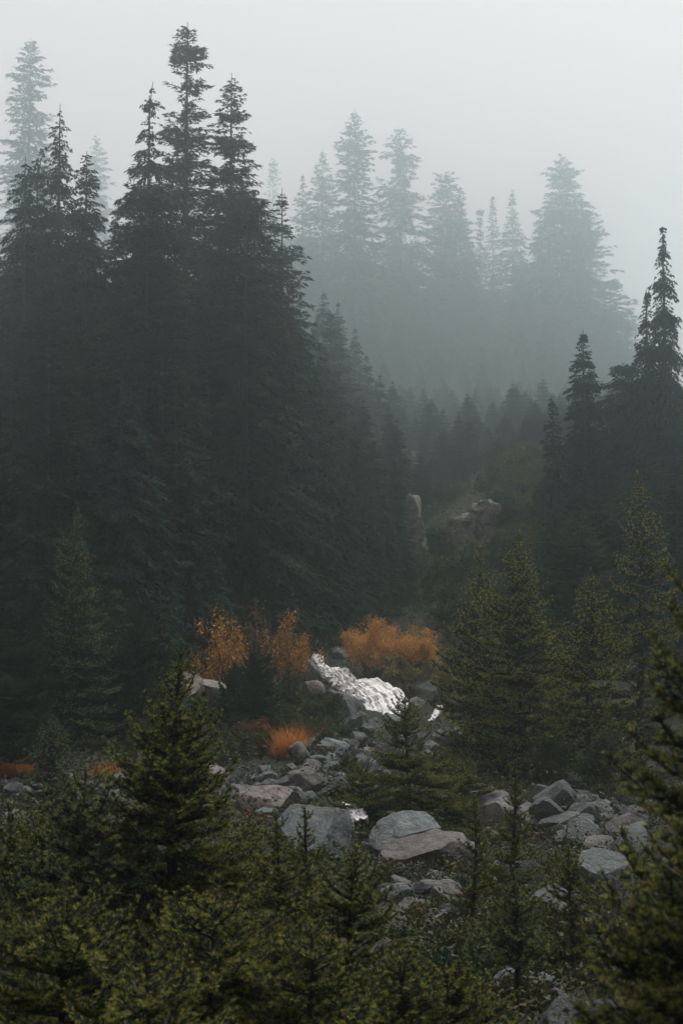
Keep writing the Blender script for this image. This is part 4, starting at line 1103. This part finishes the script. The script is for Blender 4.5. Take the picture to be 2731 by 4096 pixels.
# the bright firs of the right-hand bank
Y('tall bright young fir, tallest of the group right of the cascade', 518, 38, 530, 88, 'mid', 1, power=0.8, name='bright_fir')
Y('slim bright young fir close behind the tall bright one', 477, 40, 545, 62, 'mid', 2, power=0.8, name='bright_fir')
Y('stout young fir between the tall bright fir and the edge firs', 588, 36, 568, 66, 'mid', 3, power=0.7, name='bright_fir')
Y('large dark young fir with open whorls on the steep bank', 640, 39, 470, 72, 'mid', 4, power=0.75, name='bright_fir')
Y('small fir behind the stout young fir', 560, 42, 640, 48, 'mid', 5, name='bright_fir')
Y('spreading small fir standing in front of the cascade foot', 406, 28, 684, 70, 'near', 6, power=1.0, name='small_fir')
Y('round bushy fir hugging the boulder pile below cascade fir', 362, 28.5, 764, 38, 'near', 7, power=0.6, name='small_fir')
Y('low fir spreading over the stones right of the cascade fir', 464, 29.5, 760, 46, 'near', 8, power=0.7, name='small_fir')
Y('thin young fir growing before the chipped pinkish boulder', 511, 18, 760, 44, 'near', 9, power=0.9, name='small_fir')
Y('little fir beside the thin young fir', 472, 19, 795, 34, 'near', 10, power=0.8, name='small_fir')
Y('small fir on a bare yellowish stem in the undergrowth', 512, 13.5, 866, 60, 'near_blue', 11, power=0.8, base_t=0.45, name='small_fir')
Y('dark spreading fir beside the mottled grey boulder', 566, 16, 845, 46, 'near', 12, power=0.7, name='small_fir')
# left middle distance
Y('slender pale-tipped fir standing before the dark forest', 77, 42, 508, 52, 'mid_blue', 13, power=0.7, per=8, name='pale_fir')
Y('small tiered fir above the bluish boulder', 54, 31, 716, 42, 'mid_blue', 14, power=0.7, name='small_fir')
Y('large fir with long level boughs at the forest edge', -12, 36, 395, 78, 'mid_dark', 15, power=0.6, name='edge_fir', gapp=0.25)
Y('dark fir half hidden below the large long-boughed fir', 22, 38, 610, 60, 'mid_dark', 16, power=0.7, name='edge_fir')
Y('dark fir between the slender pale fir and green bush', 135, 43, 600, 50, 'mid_dark', 17, power=0.7, name='edge_fir')
Y('dark fir in front of the two orange bushes', 255, 45, 640, 46, 'mid_dark', 18, power=0.7, name='edge_fir')
Y('slim dark fir right of the pink ledge', 236, 44, 662, 36, 'mid_dark', 19, power=0.7, name='edge_fir')
# the foreground thicket
Y('big foreground fir with a long thin leader and thick dark body', 178, 12.5, 640, 150, 'near', 20, power=1.0, per=7, whorl=0.17, name='foreground_fir')
Y('broad foreground fir with a rounded top and level boughs', 84, 12.0, 768, 118, 'near_blue', 21, power=0.7, per=8, name='foreground_fir')
Y('small foreground fir at the edge of the thicket', 12, 12.8, 800, 80, 'near', 22, power=0.8, name='foreground_fir')
Y('foreground fir with side-by-side spiky shoots before flat-topped boulder', 278, 11.5, 812, 92, 'near', 23, power=0.8, name='foreground_fir')
Y('slim spiky shoot beside the twin-shoot fir', 308, 11.8, 806, 66, 'near', 24, power=0.9, name='foreground_fir')
Y('yellow-green foreground fir leaning against the thicket', 346, 11.0, 846, 96, 'near', 25, power=0.7, name='foreground_fir', lean=0.05)
Y('bushy fir filling the gap between the rounded fir and the edge fir', 44, 13.6, 812, 105, 'near', 41, power=0.65, name='foreground_fir')
Y('short dense fir between the rounded fir and the big leader fir', 128, 13.2, 826, 100, 'near_blue', 42, power=0.65, name='foreground_fir')
Y('wide low fir in front of the pink rounded boulder', 236, 13.4, 838, 95, 'near', 43, power=0.65, name='foreground_fir')
Y('low dark fir filling the bottom of the thicket', 70, 9.5, 905, 160, 'near', 26, power=0.6, per=8, whorl=0.25, pitch=(34, 2), name='foreground_fir')
Y('low spreading fir beneath the big foreground fir', 215, 10.0, 890, 150, 'near', 27, power=0.6, per=8, whorl=0.25, pitch=(34, 2), name='foreground_fir')
Y('low olive fir at the foot of the yellow-green one', 310, 9.6, 925, 110, 'near', 28, power=0.6, per=8, whorl=0.25, pitch=(34, 2), name='foreground_fir')
Y('dark fir crowding the lower edge of the thicket', 150, 8.6, 950, 150, 'near', 29, power=0.6, per=8, whorl=0.25, pitch=(34, 2), name='foreground_fir')
Y('tiny fir tip in the bottom undergrowth', 400, 10.5, 950, 90, 'near', 30, power=0.7, name='foreground_fir')
Y('small fir in the undergrowth under the chipped brown boulder', 455, 10.8, 965, 90, 'near', 31, power=0.7, name='foreground_fir')
# the out-of-focus fir close to the camera
Y('blurred fir close by with thick tiered boughs', 722, 5.6, 490, 160, 'near', 32, power=0.62, per=8, name='close_fir', whorl=0.2)
Y('second blurred fir low down beside the close one', 676, 6.2, 800, 170, 'near', 33, power=0.6, per=8, name='close_fir')

# ------------------------------------------------------------------ haze
hz = bpy.data.meshes.new('haze')
x0, x1, y0, y1, z0, z1 = -336, 336, -44, 598, -2.0, 137.0
zmin = float(ZZ.min())
z0 = min(z0, zmin - 1.0)
hz.from_pydata([(x0, y0, z0), (x1, y0, z0), (x1, y1, z0), (x0, y1, z0), (x0, y0, z1), (x1, y0, z1), (x1, y1, z1), (x0, y1, z1)], [],
               [(0, 3, 2, 1), (4, 5, 6, 7), (0, 1, 5, 4), (1, 2, 6, 5), (2, 3, 7, 6), (3, 0, 4, 7)])
m, nt, n, l = nodes('haze')
pv = n.new('ShaderNodeVolumePrincipled')
pv.inputs['Color'].default_value = (0.82, 0.975, 0.99, 1)
pv.inputs['Density'].default_value = 0.0033
pv.inputs['Density Attribute'].default_value = ''
pv.inputs['Anisotropy'].default_value = 0.89
out = n.new('ShaderNodeOutputMaterial'); l.new(pv.outputs[0], out.inputs['Volume'])
m.cycles.homogeneous_volume = True
hz.materials.append(m)
tag(link('haze', hz), 'grey mountain fog filling the valley', 'fog', kind='stuff')
